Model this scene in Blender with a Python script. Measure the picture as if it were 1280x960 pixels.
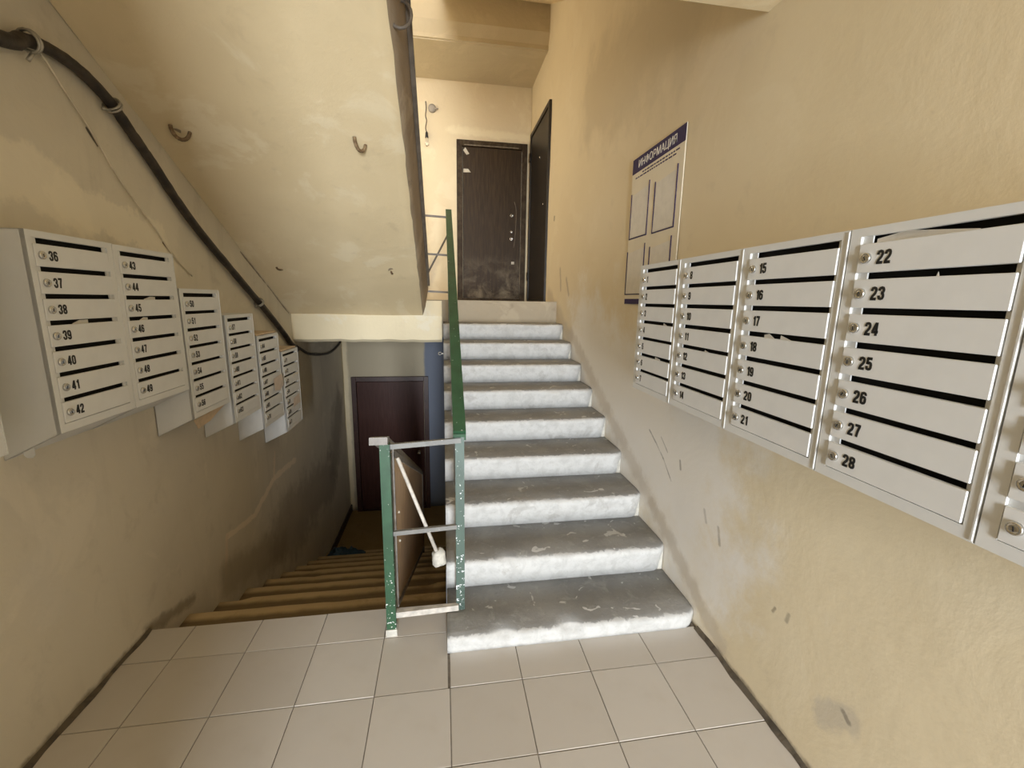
import bpy, bmesh, math, random
from mathutils import Vector, Matrix, noise
random.seed(7)
C = bpy.context.scene.collection
SC = bpy.context.scene
for o in list(bpy.data.objects):
    bpy.data.objects.remove(o)
PI = math.pi

# ------------------------------------------------------------------ camera
F_PX, YAW, PITCH, ROLL, CAM_H = 542.0, 0.1584, -0.1896, 0.0173, 1.532
cam_d = bpy.data.cameras.new('camera')
cam = bpy.data.objects.new('camera', cam_d)
C.objects.link(cam)
cam_d.sensor_fit = 'HORIZONTAL'
cam_d.sensor_width = 36.0
cam_d.lens = 36.0 * F_PX / 1280.0
cam_d.clip_start = 0.02
fw = Vector((math.sin(YAW) * math.cos(PITCH), math.cos(YAW) * math.cos(PITCH), math.sin(PITCH)))
rt = Vector((math.cos(YAW), -math.sin(YAW), 0))
up = rt.cross(fw)
rt2 = math.cos(ROLL) * rt + math.sin(ROLL) * up
up2 = -math.sin(ROLL) * rt + math.cos(ROLL) * up
cam.matrix_world = Matrix(((rt2.x, up2.x, -fw.x, 0), (rt2.y, up2.y, -fw.y, 0), (rt2.z, up2.z, -fw.z, CAM_H), (0, 0, 0, 1)))
SC.camera = cam

# ------------------------------------------------------------------ world, light, exposure
SC.view_settings.view_transform = 'Standard'
SC.view_settings.look = 'None'
SC.view_settings.gamma = 1.0
SC.view_settings.use_curve_mapping = False
SC.view_settings.exposure = 0.14
w = bpy.data.worlds.new('overcast_sky')
SC.world = w
w.use_nodes = True
w.node_tree.nodes['Background'].inputs[0].default_value = (0.80, 0.90, 1.0, 1)
w.node_tree.nodes['Background'].inputs[1].default_value = 0.6


XL_ = -1.37


def area(name, loc, rot, sx, sy, power, col):
    d = bpy.data.lights.new(name, 'AREA')
    d.shape = 'RECTANGLE'
    d.size, d.size_y, d.energy, d.color = sx, sy, power, col
    o = bpy.data.objects.new(name, d)
    o.location, o.rotation_euler = loc, rot
    C.objects.link(o)
    return o


# daylight through the open street door behind the camera
area('street_door_daylight', (0.15, -4.6, 1.30), (PI / 2, 0, 0), 0.48, 2.5, 560, (0.88, 0.94, 1.0))
# daylight through the window of the half landing above the camera
area('landing_window_daylight', (-0.25, -1.62, 4.1), (PI / 2, 0, 0), 1.9, 1.4, 300, (0.95, 0.97, 1.0))
# added warm fill light for the upper landing, unseen behind the flight above
area('upper_landing_side_fill', (XL_ + 0.02, 5.2, 3.2), (0, -PI / 2, 0), 1.4, 1.3, 21, (1.0, 0.88, 0.68))
# added warm fill light in the hall, unseen behind the viewer
bd = bpy.data.lights.new('hall_warm_fill', 'POINT')
bd.energy, bd.color, bd.shadow_soft_size = 11, (1.0, 0.80, 0.52), 0.12
bo = bpy.data.objects.new('hall_warm_fill', bd)
bo.location = (0.8, -1.1, 1.65)
C.objects.link(bo)


# ------------------------------------------------------------------ helpers
def link(name, bm, mats, parent=None, loc=(0, 0, 0), smooth=False):
    me = bpy.data.meshes.new(name)
    bmesh.ops.recalc_face_normals(bm, faces=bm.faces)
    bm.to_mesh(me)
    bm.free()
    if not isinstance(mats, (list, tuple)):
        mats = [mats]
    for m in mats:
        me.materials.append(m)
    if smooth:
        for p in me.polygons:
            p.use_smooth = True
    return place(name, me, parent, loc)


def place(name, me, parent=None, loc=(0, 0, 0)):
    o = bpy.data.objects.new(name, me)
    C.objects.link(o)
    o.location = loc
    if parent is not None:
        o.parent = parent
    return o


def tag(o, label=None, cat=None, group=None, kind=None):
    if label: o['label'] = label
    if cat: o['category'] = cat
    if group: o['group'] = group
    if kind: o['kind'] = kind
    return o


def thing(name, label, cat, loc=(0, 0, 0), rz=0, group=None):
    o = bpy.data.objects.new(name, None)
    o.empty_display_size = 0.05
    C.objects.link(o)
    o.location = loc
    o.rotation_euler = (0, 0, rz)
    return tag(o, label, cat, group)


def box(bm, x0, x1, y0, y1, z0, z1, mi=0, bev=0):
    vs = [bm.verts.new((x, y, z)) for z in (z0, z1) for y in (y0, y1) for x in (x0, x1)]
    fs = []
    for idx in ((0, 2, 3, 1), (4, 5, 7, 6), (0, 1, 5, 4), (2, 6, 7, 3), (0, 4, 6, 2), (1, 3, 7, 5)):
        f = bm.faces.new([vs[i] for i in idx])
        f.material_index = mi
        fs.append(f)
    if bev:
        es = list({e for f in fs for e in f.edges})
        bmesh.ops.bevel(bm, geom=es, offset=bev, segments=1, affect='EDGES', profile=0.5)
    return vs


def prism(bm, pts, axis, a0, a1, mi=0):
    """polygon pts in the plane across axis, extruded from a0 to a1"""
    def mk(p, a):
        return {'x': (a, p[0], p[1]), 'y': (p[0], a, p[1]), 'z': (p[0], p[1], a)}[axis]
    A = [bm.verts.new(mk(p, a0)) for p in pts]
    B = [bm.verts.new(mk(p, a1)) for p in pts]
    n = len(pts)
    fs = [bm.faces.new(A), bm.faces.new(B[::-1])]
    for i in range(n):
        fs.append(bm.faces.new((A[i], B[i], B[(i + 1) % n], A[(i + 1) % n])))
    for f in fs:
        f.material_index = mi
    return fs


def bar(bm, p, q, w, h=None, mi=0, upv=(0, 0, 1)):
    """rectangular bar from p to q, w across, h along upv"""
    p, q = Vector(p), Vector(q)
    h = h or w
    d = (q - p).normalized()
    u = Vector(upv)
    if abs(d.dot(u)) > 0.98:
        u = Vector((0, 1, 0))
    s = d.cross(u).normalized()
    u = s.cross(d).normalized()
    vs = []
    for c in (p, q):
        for a, b in ((-1, -1), (1, -1), (1, 1), (-1, 1)):
            vs.append(bm.verts.new(c + s * a * w / 2 + u * b * h / 2))
    for idx in ((3, 2, 1, 0), (4, 5, 6, 7), (0, 1, 5, 4), (1, 2, 6, 5), (2, 3, 7, 6), (3, 0, 4, 7)):
        bm.faces.new([vs[i] for i in idx]).material_index = mi


def spline(pts, n=8):
    P = [Vector(p) for p in pts]
    P = [P[0] * 2 - P[1]] + P + [P[-1] * 2 - P[-2]]
    out = []
    for i in range(1, len(P) - 2):
        a, b, c, d = P[i - 1:i + 3]
        for k in range(n):
            t = k / n
            out.append(0.5 * (2 * b + (c - a) * t + (2 * a - 5 * b + 4 * c - d) * t * t + (3 * b - a - 3 * c + d) * t ** 3))
    out.append(P[-2])
    return out


def tube(bm, pts, r, seg=10, mi=0, closed=False, rfun=None):
    P = [Vector(p) for p in pts]
    n = len(P)
    rings = []
    side = None
    for i in range(n):
        if closed:
            d = (P[(i + 1) % n] - P[i - 1]).normalized()
        else:
            d = (P[min(i + 1, n - 1)] - P[max(i - 1, 0)]).normalized()
        if side is None:
            side = d.orthogonal().normalized()
        side = (side - d * side.dot(d)).normalized()
        u = d.cross(side)
        rr = r * (rfun(i) if rfun else 1)
        rings.append([bm.verts.new(P[i] + (side * math.cos(2 * PI * k / seg) + u * math.sin(2 * PI * k / seg)) * rr) for k in range(seg)])
    m = n if closed else n - 1
    for i in range(m):
        a, b = rings[i], rings[(i + 1) % n]
        for k in range(seg):
            f = bm.faces.new((a[k], a[(k + 1) % seg], b[(k + 1) % seg], b[k]))
            f.material_index = mi
            f.smooth = True
    if not closed:
        bm.faces.new(rings[0][::-1]).material_index = mi
        bm.faces.new(rings[-1]).material_index = mi


def lathe(bm, prof, origin, axis='z', seg=20, mi=0):
    """prof: list of (radius, along axis)"""
    rings = []
    for r, h in prof:
        ring = []
        for k in range(seg):
            a = 2 * PI * k / seg
            c, s = r * math.cos(a), r * math.sin(a)
            v = {'z': (c, s, h), 'y': (c, h, s), 'x': (h, c, s)}[axis]
            ring.append(bm.verts.new(Vector(v) + Vector(origin)))
        rings.append(ring)
    for a, b in zip(rings, rings[1:]):
        for k in range(seg):
            f = bm.faces.new((a[k], a[(k + 1) % seg], b[(k + 1) % seg], b[k]))
            f.material_index = mi
            f.smooth = True
    bm.faces.new(rings[0][::-1]).material_index = mi
    bm.faces.new(rings[-1]).material_index = mi


def text_mesh(s, size, offset=0.0, extrude=0.0004, sx=1.0):
    cu = bpy.data.curves.new('lettering', 'FONT')
    cu.body = s
    cu.size = size
    cu.offset = offset
    cu.extrude = extrude
    cu.resolution_u = 3
    cu.align_x = 'LEFT'
    cu.space_character = 1.0 + offset / size * 1.2
    o = bpy.data.objects.new('lettering', cu)
    C.objects.link(o)
    dg = bpy.context.evaluated_depsgraph_get()
    dg.update()
    me = bpy.data.meshes.new_from_object(o.evaluated_get(dg))
    bpy.data.objects.remove(o)
    bpy.data.curves.remove(cu)
    for v in me.vertices:
        v.co.x *= sx
    me.materials.clear()
    return me


# ------------------------------------------------------------------ materials
def new_mat(name):
    m = bpy.data.materials.new(name)
    m.use_nodes = True
    nt = m.node_tree
    return m, nt, nt.nodes['Principled BSDF']


def N(nt, t, **kw):
    n = nt.nodes.new(t)
    for k, v in kw.items():
        setattr(n, k, v)
    return n


def lk(nt, a, b):
    nt.links.new(a, b)


def math_n(nt, op, a, b=None, c=None, clamp=False):
    n = N(nt, 'ShaderNodeMath', operation=op, use_clamp=clamp)
    for i, v in enumerate((a, b, c)):
        if v is None: continue
        if isinstance(v, (int, float)): n.inputs[i].default_value = v
        else: lk(nt, v, n.inputs[i])
    return n.outputs[0]


def noise_n(nt, vec, scale, detail=4, rough=0.55, dist=0.0, stretch=None):
    if stretch:
        mp = N(nt, 'ShaderNodeMapping')
        mp.inputs['Scale'].default_value = stretch
        lk(nt, vec, mp.inputs[0])
        vec = mp.outputs[0]
    n = N(nt, 'ShaderNodeTexNoise')
    n.inputs['Scale'].default_value = scale
    n.inputs['Detail'].default_value = detail
    n.inputs['Roughness'].default_value = rough
    n.inputs['Distortion'].default_value = dist
    lk(nt, vec, n.inputs['Vector'])
    return n.outputs[0]


def ramp(nt, fac, a, b):
    n = N(nt, 'ShaderNodeMapRange', interpolation_type='SMOOTHSTEP')
    n.inputs[1].default_value = a
    n.inputs[2].default_value = b
    lk(nt, fac, n.inputs[0])
    return n.outputs[0]


def mixc(nt, fac, a, b):
    n = N(nt, 'ShaderNodeMix', data_type='RGBA')
    if isinstance(fac, (int, float)): n.inputs[0].default_value = fac
    else: lk(nt, fac, n.inputs[0])
    for i, v in ((6, a), (7, b)):
        if isinstance(v, tuple): n.inputs[i].default_value = (*v[:3], 1)
        else: lk(nt, v, n.inputs[i])
    return n.outputs[2]


def seg_mask(nt, P, wob, a, b, r0, r1):
    """1 within about r0 of the segment a-b, 0 beyond r1, with a ragged edge"""
    a, b = Vector(a), Vector(b)
    d = b - a
    sub = N(nt, 'ShaderNodeVectorMath', operation='SUBTRACT'); lk(nt, P, sub.inputs[0]); sub.inputs[1].default_value = a
    dot = N(nt, 'ShaderNodeVectorMath', operation='DOT_PRODUCT'); lk(nt, sub.outputs[0], dot.inputs[0]); dot.inputs[1].default_value = d / max(d.length_squared, 1e-9)
    t = math_n(nt, 'MULTIPLY', dot.outputs['Value'], 1.0, clamp=True)
    sc = N(nt, 'ShaderNodeVectorMath', operation='SCALE'); sc.inputs[0].default_value = d; lk(nt, t, sc.inputs['Scale'])
    s2 = N(nt, 'ShaderNodeVectorMath', operation='SUBTRACT'); lk(nt, sub.outputs[0], s2.inputs[0]); lk(nt, sc.outputs[0], s2.inputs[1])
    ln = N(nt, 'ShaderNodeVectorMath', operation='LENGTH'); lk(nt, s2.outputs[0], ln.inputs[0])
    dd = math_n(nt, 'ADD', ln.outputs['Value'], math_n(nt, 'MULTIPLY', math_n(nt, 'SUBTRACT', wob, 0.5), (r1 + r0) * 1.3))
    return ramp(nt, dd, r1, r0)


def obj_coord(nt):
    return N(nt, 'ShaderNodeTexCoord').outputs['Object']


def bump(nt, bsdf, h, strength, dist):
    b = N(nt, 'ShaderNodeBump')
    b.inputs['Strength'].default_value = strength
    b.inputs['Distance'].default_value = dist
    lk(nt, h, b.inputs['Height'])
    lk(nt, b.outputs[0], bsdf.inputs['Normal'])


def plaster(name, base, alt, light, grime, marks=(), k=(0.6, 0.5, 0.35), bs=0.35, seed=0.0, streak=0.0, low_bands=()):
    """painted plaster: broad colour drift, ragged lighter repairs, small dirt; marks = (a, b, r0, r1, colour, amount)"""
    m, nt, bs_ = new_mat(name)
    P0 = obj_coord(nt)
    mp = N(nt, 'ShaderNodeMapping')
    mp.inputs['Location'].default_value = (seed, seed * 0.7, seed * 1.3)
    lk(nt, P0, mp.inputs[0])
    P = mp.outputs[0]
    n1 = noise_n(nt, P, 0.9, 5, 0.6)
    n2 = noise_n(nt, P, 2.3, 7, 0.62, 0.6)
    n3 = noise_n(nt, P, 7.0, 8, 0.65, 0.3)
    n4 = noise_n(nt, P, 38, 4, 0.6)
    col = mixc(nt, math_n(nt, 'MULTIPLY', ramp(nt, n1, 0.40, 0.62), k[0]), base, alt)
    col = mixc(nt, math_n(nt, 'MULTIPLY', ramp(nt, n2, 0.53, 0.60), k[1]), col, light)
    col = mixc(nt, math_n(nt, 'MULTIPLY', ramp(nt, n3, 0.56, 0.74), k[2]), col, grime)
    if streak:
        ns = noise_n(nt, P, 3.0, 5, 0.6, 0.2, stretch=(3, 3, 0.35))
        col = mixc(nt, math_n(nt, 'MULTIPLY', ramp(nt, ns, 0.52, 0.75), streak), col, grime)
    col = mixc(nt, math_n(nt, 'MULTIPLY', ramp(nt, n4, 0.66, 0.78), 0.25), col, grime)
    wob = noise_n(nt, P, 14, 6, 0.65)
    wob2 = noise_n(nt, P, 4, 6, 0.65)
    # plain bands of another colour: (axis, from, to, colour) on the axis, below height 1.2
    if low_bands:
        sp = N(nt, 'ShaderNodeSeparateXYZ'); lk(nt, P0, sp.inputs[0])
        wv = math_n(nt, 'MULTIPLY', math_n(nt, 'SUBTRACT', wob2, 0.5), 0.05)
        low = math_n(nt, 'LESS_THAN', sp.outputs[2], 1.2)
        for x0, x1, c, amt in low_bands:
            xx = math_n(nt, 'ADD', sp.outputs[0], wv)
            f = math_n(nt, 'MULTIPLY', ramp(nt, xx, x0 - 0.02, x0 + 0.02), ramp(nt, xx, x1 + 0.02, x1 - 0.02))
            f = math_n(nt, 'MULTIPLY', math_n(nt, 'MULTIPLY', f, low), amt)
            col = mixc(nt, f, col, c)
    for a, b, r0, r1, c, amt in marks:
        col = mixc(nt, math_n(nt, 'MULTIPLY', seg_mask(nt, P0, wob if r1 < 0.1 else wob2, a, b, r0, r1), amt), col, c)
    lk(nt, col, bs_.inputs['Base Color'])
    bs_.inputs['Roughness'].default_value = 0.72
    bs_.inputs['Specular IOR Level'].default_value = 0.3
    h = math_n(nt, 'ADD', math_n(nt, 'MULTIPLY', n2, 1.2), math_n(nt, 'ADD', math_n(nt, 'MULTIPLY', n3, 0.5), math_n(nt, 'MULTIPLY', n4, 0.10)))
    bump(nt, bs_, h, bs, 0.03)
    return m


def simple(name, col, rough=0.5, metal=0.0, var=0.0, vscale=12, col2=None, bstr=0.0, spec=0.5):
    m, nt, b = new_mat(name)
    b.inputs['Roughness'].default_value = rough
    b.inputs['Metallic'].default_value = metal
    b.inputs['Specular IOR Level'].default_value = spec
    P = obj_coord(nt)
    n = noise_n(nt, P, vscale, 5, 0.6)
    c2 = col2 or tuple(x * (1 - var) for x in col)
    lk(nt, mixc(nt, ramp(nt, n, 0.4, 0.65), col, c2), b.inputs['Base Color'])
    if bstr:
        bump(nt, b, n, bstr, 0.01)
    return m


CREAM = (0.76, 0.65, 0.45)
XR, XL = 1.19, -1.37          # wall faces
YF = 6.2                      # far wall
DARK = (0.10, 0.075, 0.05)
right_marks = [
    ((XR, 3.6, 1.1), (XR, 1.9, 0.75), 0.22, 0.72, (0.87, 0.84, 0.79), 0.8),
    ((XR, 2.7, 0.58), (XR, 1.75, 0.30), 0.10, 0.42, (0.86, 0.82, 0.76), 0.7),
    ((XR, 1.60, 0.56), (XR, 1.58, 0.49), 0.004, 0.014, DARK, 0.4),
    ((XR, 1.71, 0.59), (XR, 1.69, 0.54), 0.002, 0.012, DARK, 0.3),
    ((XR, 2.30, 0.80), (XR, 2.12, 0.69), 0.002, 0.009, DARK, 0.6),
    ((XR, 2.12, 0.69), (XR, 2.02, 0.60), 0.002, 0.008, DARK, 0.6),
    ((XR, 2.16, 0.80), (XR, 2.08, 0.74), 0.002, 0.008, DARK, 0.5),
    ((XR, 1.95, 0.74), (XR, 1.94, 0.70), 0.003, 0.010, DARK, 0.5),
    ((XR, 0.93, 0.31), (XR, 1.00, 0.24), 0.02, 0.06, (0.52, 0.46, 0.37), 0.6),
    ((XR, 0.94, 0.315), (XR, 0.92, 0.30), 0.004, 0.013, (0.22, 0.19, 0.15), 0.7),
    ((XR, 1.18, 0.46), (XR, 1.185, 0.43), 0.003, 0.012, DARK, 0.4),
    ((XR, 1.24, 0.44), (XR, 1.25, 0.42), 0.003, 0.010, DARK, 0.5),
    ((XR, 4.77, 2.42), (XR, 4.77, 2.39), 0.008, 0.02, (0.04, 0.03, 0.02), 0.9),
    ((XR, 4.9, 1.6), (XR, 4.0, 1.2), 0.03, 0.12, (0.46, 0.38, 0.28), 0.5),
    ((XR, 4.0, 1.25), (XR, 2.2, 0.38), 0.02, 0.09, (0.56, 0.48, 0.38), 0.5),
    ((XR, 2.2, 0.38), (XR, 1.5, 0.05), 0.02, 0.07, (0.50, 0.42, 0.32), 0.5),
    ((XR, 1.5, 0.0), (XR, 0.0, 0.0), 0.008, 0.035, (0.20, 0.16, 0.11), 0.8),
    ((XR, 4.45, 1.85), (XR, 4.4, 1.65), 0.01, 0.035, (0.40, 0.32, 0.22), 0.6),
    ((XR, 4.2, 1.75), (XR, 4.1, 1.60), 0.008, 0.03, (0.40, 0.32, 0.22), 0.6),
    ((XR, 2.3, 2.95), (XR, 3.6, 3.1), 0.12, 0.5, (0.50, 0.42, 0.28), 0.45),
]
left_marks = [
    ((XL, 1.50, 1.98), (XL, 1.95, 1.87), 0.10, 0.14, (0.84, 0.75, 0.58), 0.7),
    ((XL, 1.95, 1.87), (XL, 2.45, 1.80), 0.06, 0.09, (0.84, 0.75, 0.58), 0.7),
    ((XL, 4.05, 0.06), (XL, 3.56, 0.09), 0.018, 0.034, (0.86, 0.74, 0.58), 0.8),
    ((XL, 3.56, 0.09), (XL, 3.15, -0.03), 0.018, 0.034, (0.86, 0.74, 0.58), 0.8),
    ((XL, 3.15, -0.03), (XL, 2.76, 0.03), 0.013, 0.025, (0.86, 0.74, 0.58), 0.8),
    ((XL, 2.76, 0.03), (XL, 2.68, -0.27), 0.008, 0.025, (0.76, 0.63, 0.48), 0.7),
    ((XL, 3.62, 0.28), (XL, 3.55, 0.08), 0.006, 0.025, (0.80, 0.66, 0.50), 0.7),
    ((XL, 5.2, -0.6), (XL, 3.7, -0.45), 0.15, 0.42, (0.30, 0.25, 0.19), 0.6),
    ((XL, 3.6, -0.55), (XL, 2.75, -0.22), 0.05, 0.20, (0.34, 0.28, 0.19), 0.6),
    ((XL, 2.35, -0.1), (XL, 1.98, 0.01), 0.01, 0.045, (0.20, 0.15, 0.09), 0.6),
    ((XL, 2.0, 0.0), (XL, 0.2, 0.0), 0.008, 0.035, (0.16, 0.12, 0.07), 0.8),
    ((XL, 1.55, 0.62), (XL, 1.58, 0.46), 0.03, 0.12, (0.66, 0.60, 0.50), 0.5),
    ((XL, 2.095, 2.168), (XL, 2.14, 2.118), 0.003, 0.008, (0.05, 0.04, 0.03), 0.9),
    ((XL, 2.49, 1.785), (XL, 2.62, 1.69), 0.003, 0.007, (0.07, 0.05, 0.04), 0.9),
    ((XL, 3.35, 1.83), (XL, 4.2, 1.39), 0.004, 0.010, (0.10, 0.07, 0.05), 0.8),
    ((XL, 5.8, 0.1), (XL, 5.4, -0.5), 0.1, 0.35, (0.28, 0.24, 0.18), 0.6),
]
far_marks = [
    ((-0.33, YF, 3.38), (-0.31, YF, 3.31), 0.004, 0.012, (0.1, 0.08, 0.05), 0.8),
    ((0.12, YF, 3.70), (1.15, YF, 3.66), 0.02, 0.07, (0.84, 0.74, 0.52), 0.7),
    ((-0.1, YF, 2.05), (-0.3, YF, 1.55), 0.03, 0.10, (0.55, 0.46, 0.33), 0.6),
]
M = {}
M['wall_right'] = plaster('cream_wall_paint', CREAM, (0.72, 0.60, 0.40), (0.81, 0.71, 0.52), (0.55, 0.46, 0.33), right_marks, (0.45, 0.25, 0.2), 0.10, 1.0)
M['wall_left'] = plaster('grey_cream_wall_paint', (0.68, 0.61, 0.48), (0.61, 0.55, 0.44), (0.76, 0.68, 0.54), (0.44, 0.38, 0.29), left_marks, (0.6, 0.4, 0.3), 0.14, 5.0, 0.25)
M['wall_back'] = plaster('far_wall_paint', (0.74, 0.63, 0.43), (0.70, 0.57, 0.38), (0.80, 0.70, 0.50), (0.55, 0.45, 0.31), far_marks, (0.5, 0.4, 0.2), 0.2, 9.0, low_bands=((-1.31, 2.0, (0.40, 0.34, 0.24), 0.85), (-0.27, 2.0, (0.15, 0.18, 0.25), 0.9)))
M['soffit'] = plaster('whitewashed_slab', (0.83, 0.68, 0.43), (0.76, 0.61, 0.37), (0.90, 0.78, 0.55), (0.60, 0.47, 0.29), (), (0.6, 0.5, 0.3), 0.22, 14.0)
M['ceiling'] = plaster('dull_ceiling_paint', (0.58, 0.49, 0.33), (0.52, 0.43, 0.28), (0.66, 0.56, 0.39), (0.42, 0.34, 0.22), (), (0.5, 0.4, 0.25), 0.25, 21.0)
M['beam'] = plaster('landing_edge_paint', (0.84, 0.74, 0.52), (0.80, 0.69, 0.48), (0.86, 0.80, 0.66), (0.66, 0.55, 0.38), (), (0.4, 0.5, 0.2), 0.2, 3.0)
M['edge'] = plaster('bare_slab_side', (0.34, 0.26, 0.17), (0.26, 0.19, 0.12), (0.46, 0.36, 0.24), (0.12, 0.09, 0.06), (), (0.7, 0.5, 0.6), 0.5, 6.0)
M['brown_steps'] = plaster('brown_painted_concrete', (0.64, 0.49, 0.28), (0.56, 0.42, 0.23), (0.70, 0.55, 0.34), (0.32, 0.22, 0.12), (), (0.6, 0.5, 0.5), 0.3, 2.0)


def banded_tread(m):
    """darkens the tread towards its back, leaving a paler band at the nosing (local origin at the nosing)"""
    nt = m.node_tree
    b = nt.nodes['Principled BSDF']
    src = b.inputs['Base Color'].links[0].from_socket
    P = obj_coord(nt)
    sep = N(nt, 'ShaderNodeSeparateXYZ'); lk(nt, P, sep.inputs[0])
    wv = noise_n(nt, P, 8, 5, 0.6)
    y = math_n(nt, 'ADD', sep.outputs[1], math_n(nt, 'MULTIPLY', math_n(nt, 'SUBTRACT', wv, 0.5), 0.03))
    f = math_n(nt, 'MULTIPLY', ramp(nt, y, -0.05, -0.095), 0.8)  # darker towards the back of the tread
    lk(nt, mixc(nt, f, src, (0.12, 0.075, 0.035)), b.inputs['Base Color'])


banded_tread(M['brown_steps'])
M['lower_floor'] = plaster('brown_floor_paint', (0.34, 0.23, 0.09), (0.28, 0.18, 0.08), (0.38, 0.26, 0.12), (0.10, 0.06, 0.03), (), (0.6, 0.4, 0.5), 0.2, 8.0)
M['landing'] = plaster('landing_concrete', (0.42, 0.35, 0.25), (0.36, 0.30, 0.21), (0.50, 0.42, 0.30), (0.25, 0.20, 0.14), (), (0.6, 0.5, 0.5), 0.3, 11.0)


def tile_mat():
    m, nt, b = new_mat('glazed_floor_tile')
    info = N(nt, 'ShaderNodeObjectInfo')
    P = obj_coord(nt)
    n = noise_n(nt, P, 5, 5, 0.6)
    n2 = noise_n(nt, P, 60, 3, 0.6)
    col = mixc(nt, info.outputs['Random'], (0.55, 0.505, 0.45), (0.60, 0.555, 0.50))
    col = mixc(nt, math_n(nt, 'MULTIPLY', ramp(nt, n, 0.45, 0.75), 0.25), col, (0.46, 0.40, 0.33))
    col = mixc(nt, math_n(nt, 'MULTIPLY', ramp(nt, n2, 0.70, 0.8), 0.3), col, (0.36, 0.31, 0.25))
    lk(nt, col, b.inputs['Base Color'])
    b.inputs['Roughness'].default_value = 0.34
    lk(nt, math_n(nt, 'ADD', math_n(nt, 'MULTIPLY', n, 0.25), 0.24), b.inputs['Roughness'])
    return m


def step_mat():
    """worn grey tread with whitewash on the riser and the nosing; local origin at the nosing"""
    m, nt, b = new_mat('whitewashed_concrete_step')
    P = obj_coord(nt)
    W = N(nt, 'ShaderNodeNewGeometry').outputs['Position']
    sep = N(nt, 'ShaderNodeSeparateXYZ'); lk(nt, P, sep.inputs[0])
    n1 = noise_n(nt, W, 4, 6, 0.6)
    n2 = noise_n(nt, W, 16, 7, 0.65, 0.4)
    n3 = noise_n(nt, W, 70, 4, 0.6)
    grey = mixc(nt, ramp(nt, n1, 0.35, 0.65), (0.33, 0.322, 0.305), (0.25, 0.243, 0.23))
    grey = mixc(nt, math_n(nt, 'MULTIPLY', ramp(nt, n2, 0.52, 0.70), 0.5), grey, (0.44, 0.43, 0.405))
    grey = mixc(nt, math_n(nt, 'MULTIPLY', ramp(nt, n3, 0.60, 0.75), 0.4), grey, (0.15, 0.145, 0.135))
    spl = noise_n(nt, W, 11, 3, 0.5, 1.2)
    grey = mixc(nt, ramp(nt, spl, 0.655, 0.69), grey, (0.62, 0.61, 0.59))
    white = mixc(nt, ramp(nt, n2, 0.40, 0.66), (0.585, 0.575, 0.55), (0.49, 0.48, 0.455))
    white = mixc(nt, math_n(nt, 'MULTIPLY', ramp(nt, n3, 0.60, 0.74), 0.45), white, (0.36, 0.33, 0.29))
    white = mixc(nt, math_n(nt, 'MULTIPLY', ramp(nt, n1, 0.52, 0.72), 0.4), white, (0.47, 0.455, 0.43))
    # whitewash up to a wavy line a few centimetres behind the nosing
    edge = math_n(nt, 'SUBTRACT', sep.outputs[1], math_n(nt, 'MULTIPLY', math_n(nt, 'SUBTRACT', n2, 0.38), 0.09))
    msk = ramp(nt, edge, 0.013, 0.003)
    msk2 = ramp(nt, sep.outputs[2], -0.004, -0.014)
    msk = math_n(nt, 'MAXIMUM', msk, msk2)
    # grime in the corner of tread and riser
    col = mixc(nt, msk, grey, white)
    # unpainted grey smears
    col = mixc(nt, math_n(nt, 'MULTIPLY', ramp(nt, noise_n(nt, W, 5.5, 6, 0.62, 0.5), 0.60, 0.66), 0.45), col, (0.36, 0.34, 0.31))
    lk(nt, col, b.inputs['Base Color'])
    b.inputs['Roughness'].default_value = 0.75
    h = math_n(nt, 'ADD', n2, math_n(nt, 'MULTIPLY', n3, 0.4))
    bump(nt, b, h, 0.5, 0.008)
    return m


def paint_metal(name, col, chip, z_chip, chip_amt=0.62):
    """painted steel with white splashes getting denser below world height z_chip"""
    m, nt, b = new_mat(name)
    W = N(nt, 'ShaderNodeNewGeometry').outputs['Position']
    sep = N(nt, 'ShaderNodeSeparateXYZ'); lk(nt, W, sep.inputs[0])
    n = noise_n(nt, W, 9, 5, 0.6)
    n2 = noise_n(nt, W, 75, 3, 0.55)
    c = mixc(nt, ramp(nt, n, 0.4, 0.7), col, tuple(x * 0.72 for x in col))
    low = ramp(nt, sep.outputs[2], z_chip, z_chip - 0.35)
    thr = math_n(nt, 'ADD', n2, math_n(nt, 'MULTIPLY', low, 0.075))
    c = mixc(nt, ramp(nt, thr, chip_amt + 0.10, chip_amt + 0.12), c, chip)
    lk(nt, c, b.inputs['Base Color'])
    b.inputs['Roughness'].default_value = 0.42
    bump(nt, b, n, 0.15, 0.004)
    return m


def door_mat(name, col, col2, scuff, amt, zlow, rough=0.4):
    m, nt, b = new_mat(name)
    P = obj_coord(nt)
    sep = N(nt, 'ShaderNodeSeparateXYZ'); lk(nt, P, sep.inputs[0])
    g = noise_n(nt, P, 9, 6, 0.6, 0.3, stretch=(6, 6, 0.5))
    n = noise_n(nt, P, 5, 7, 0.65, 0.5)
    n3 = noise_n(nt, P, 50, 4, 0.6)
    c = mixc(nt, ramp(nt, g, 0.35, 0.7), col, col2)
    low = ramp(nt, sep.outputs[2], zlow, 0.05)
    f = math_n(nt, 'MULTIPLY', math_n(nt, 'MULTIPLY', ramp(nt, n, 0.42, 0.7), low), amt)
    c = mixc(nt, f, c, scuff)
    c = mixc(nt, math_n(nt, 'MULTIPLY', math_n(nt, 'MULTIPLY', ramp(nt, n3, 0.66, 0.72), low), amt), c, tuple(min(1, x * 1.8) for x in scuff))
    lk(nt, c, b.inputs['Base Color'])
    b.inputs['Roughness'].default_value = rough
    b.inputs['Specular IOR Level'].default_value = 0.25
    bump(nt, b, g, 0.25, 0.004)
    return m


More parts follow.
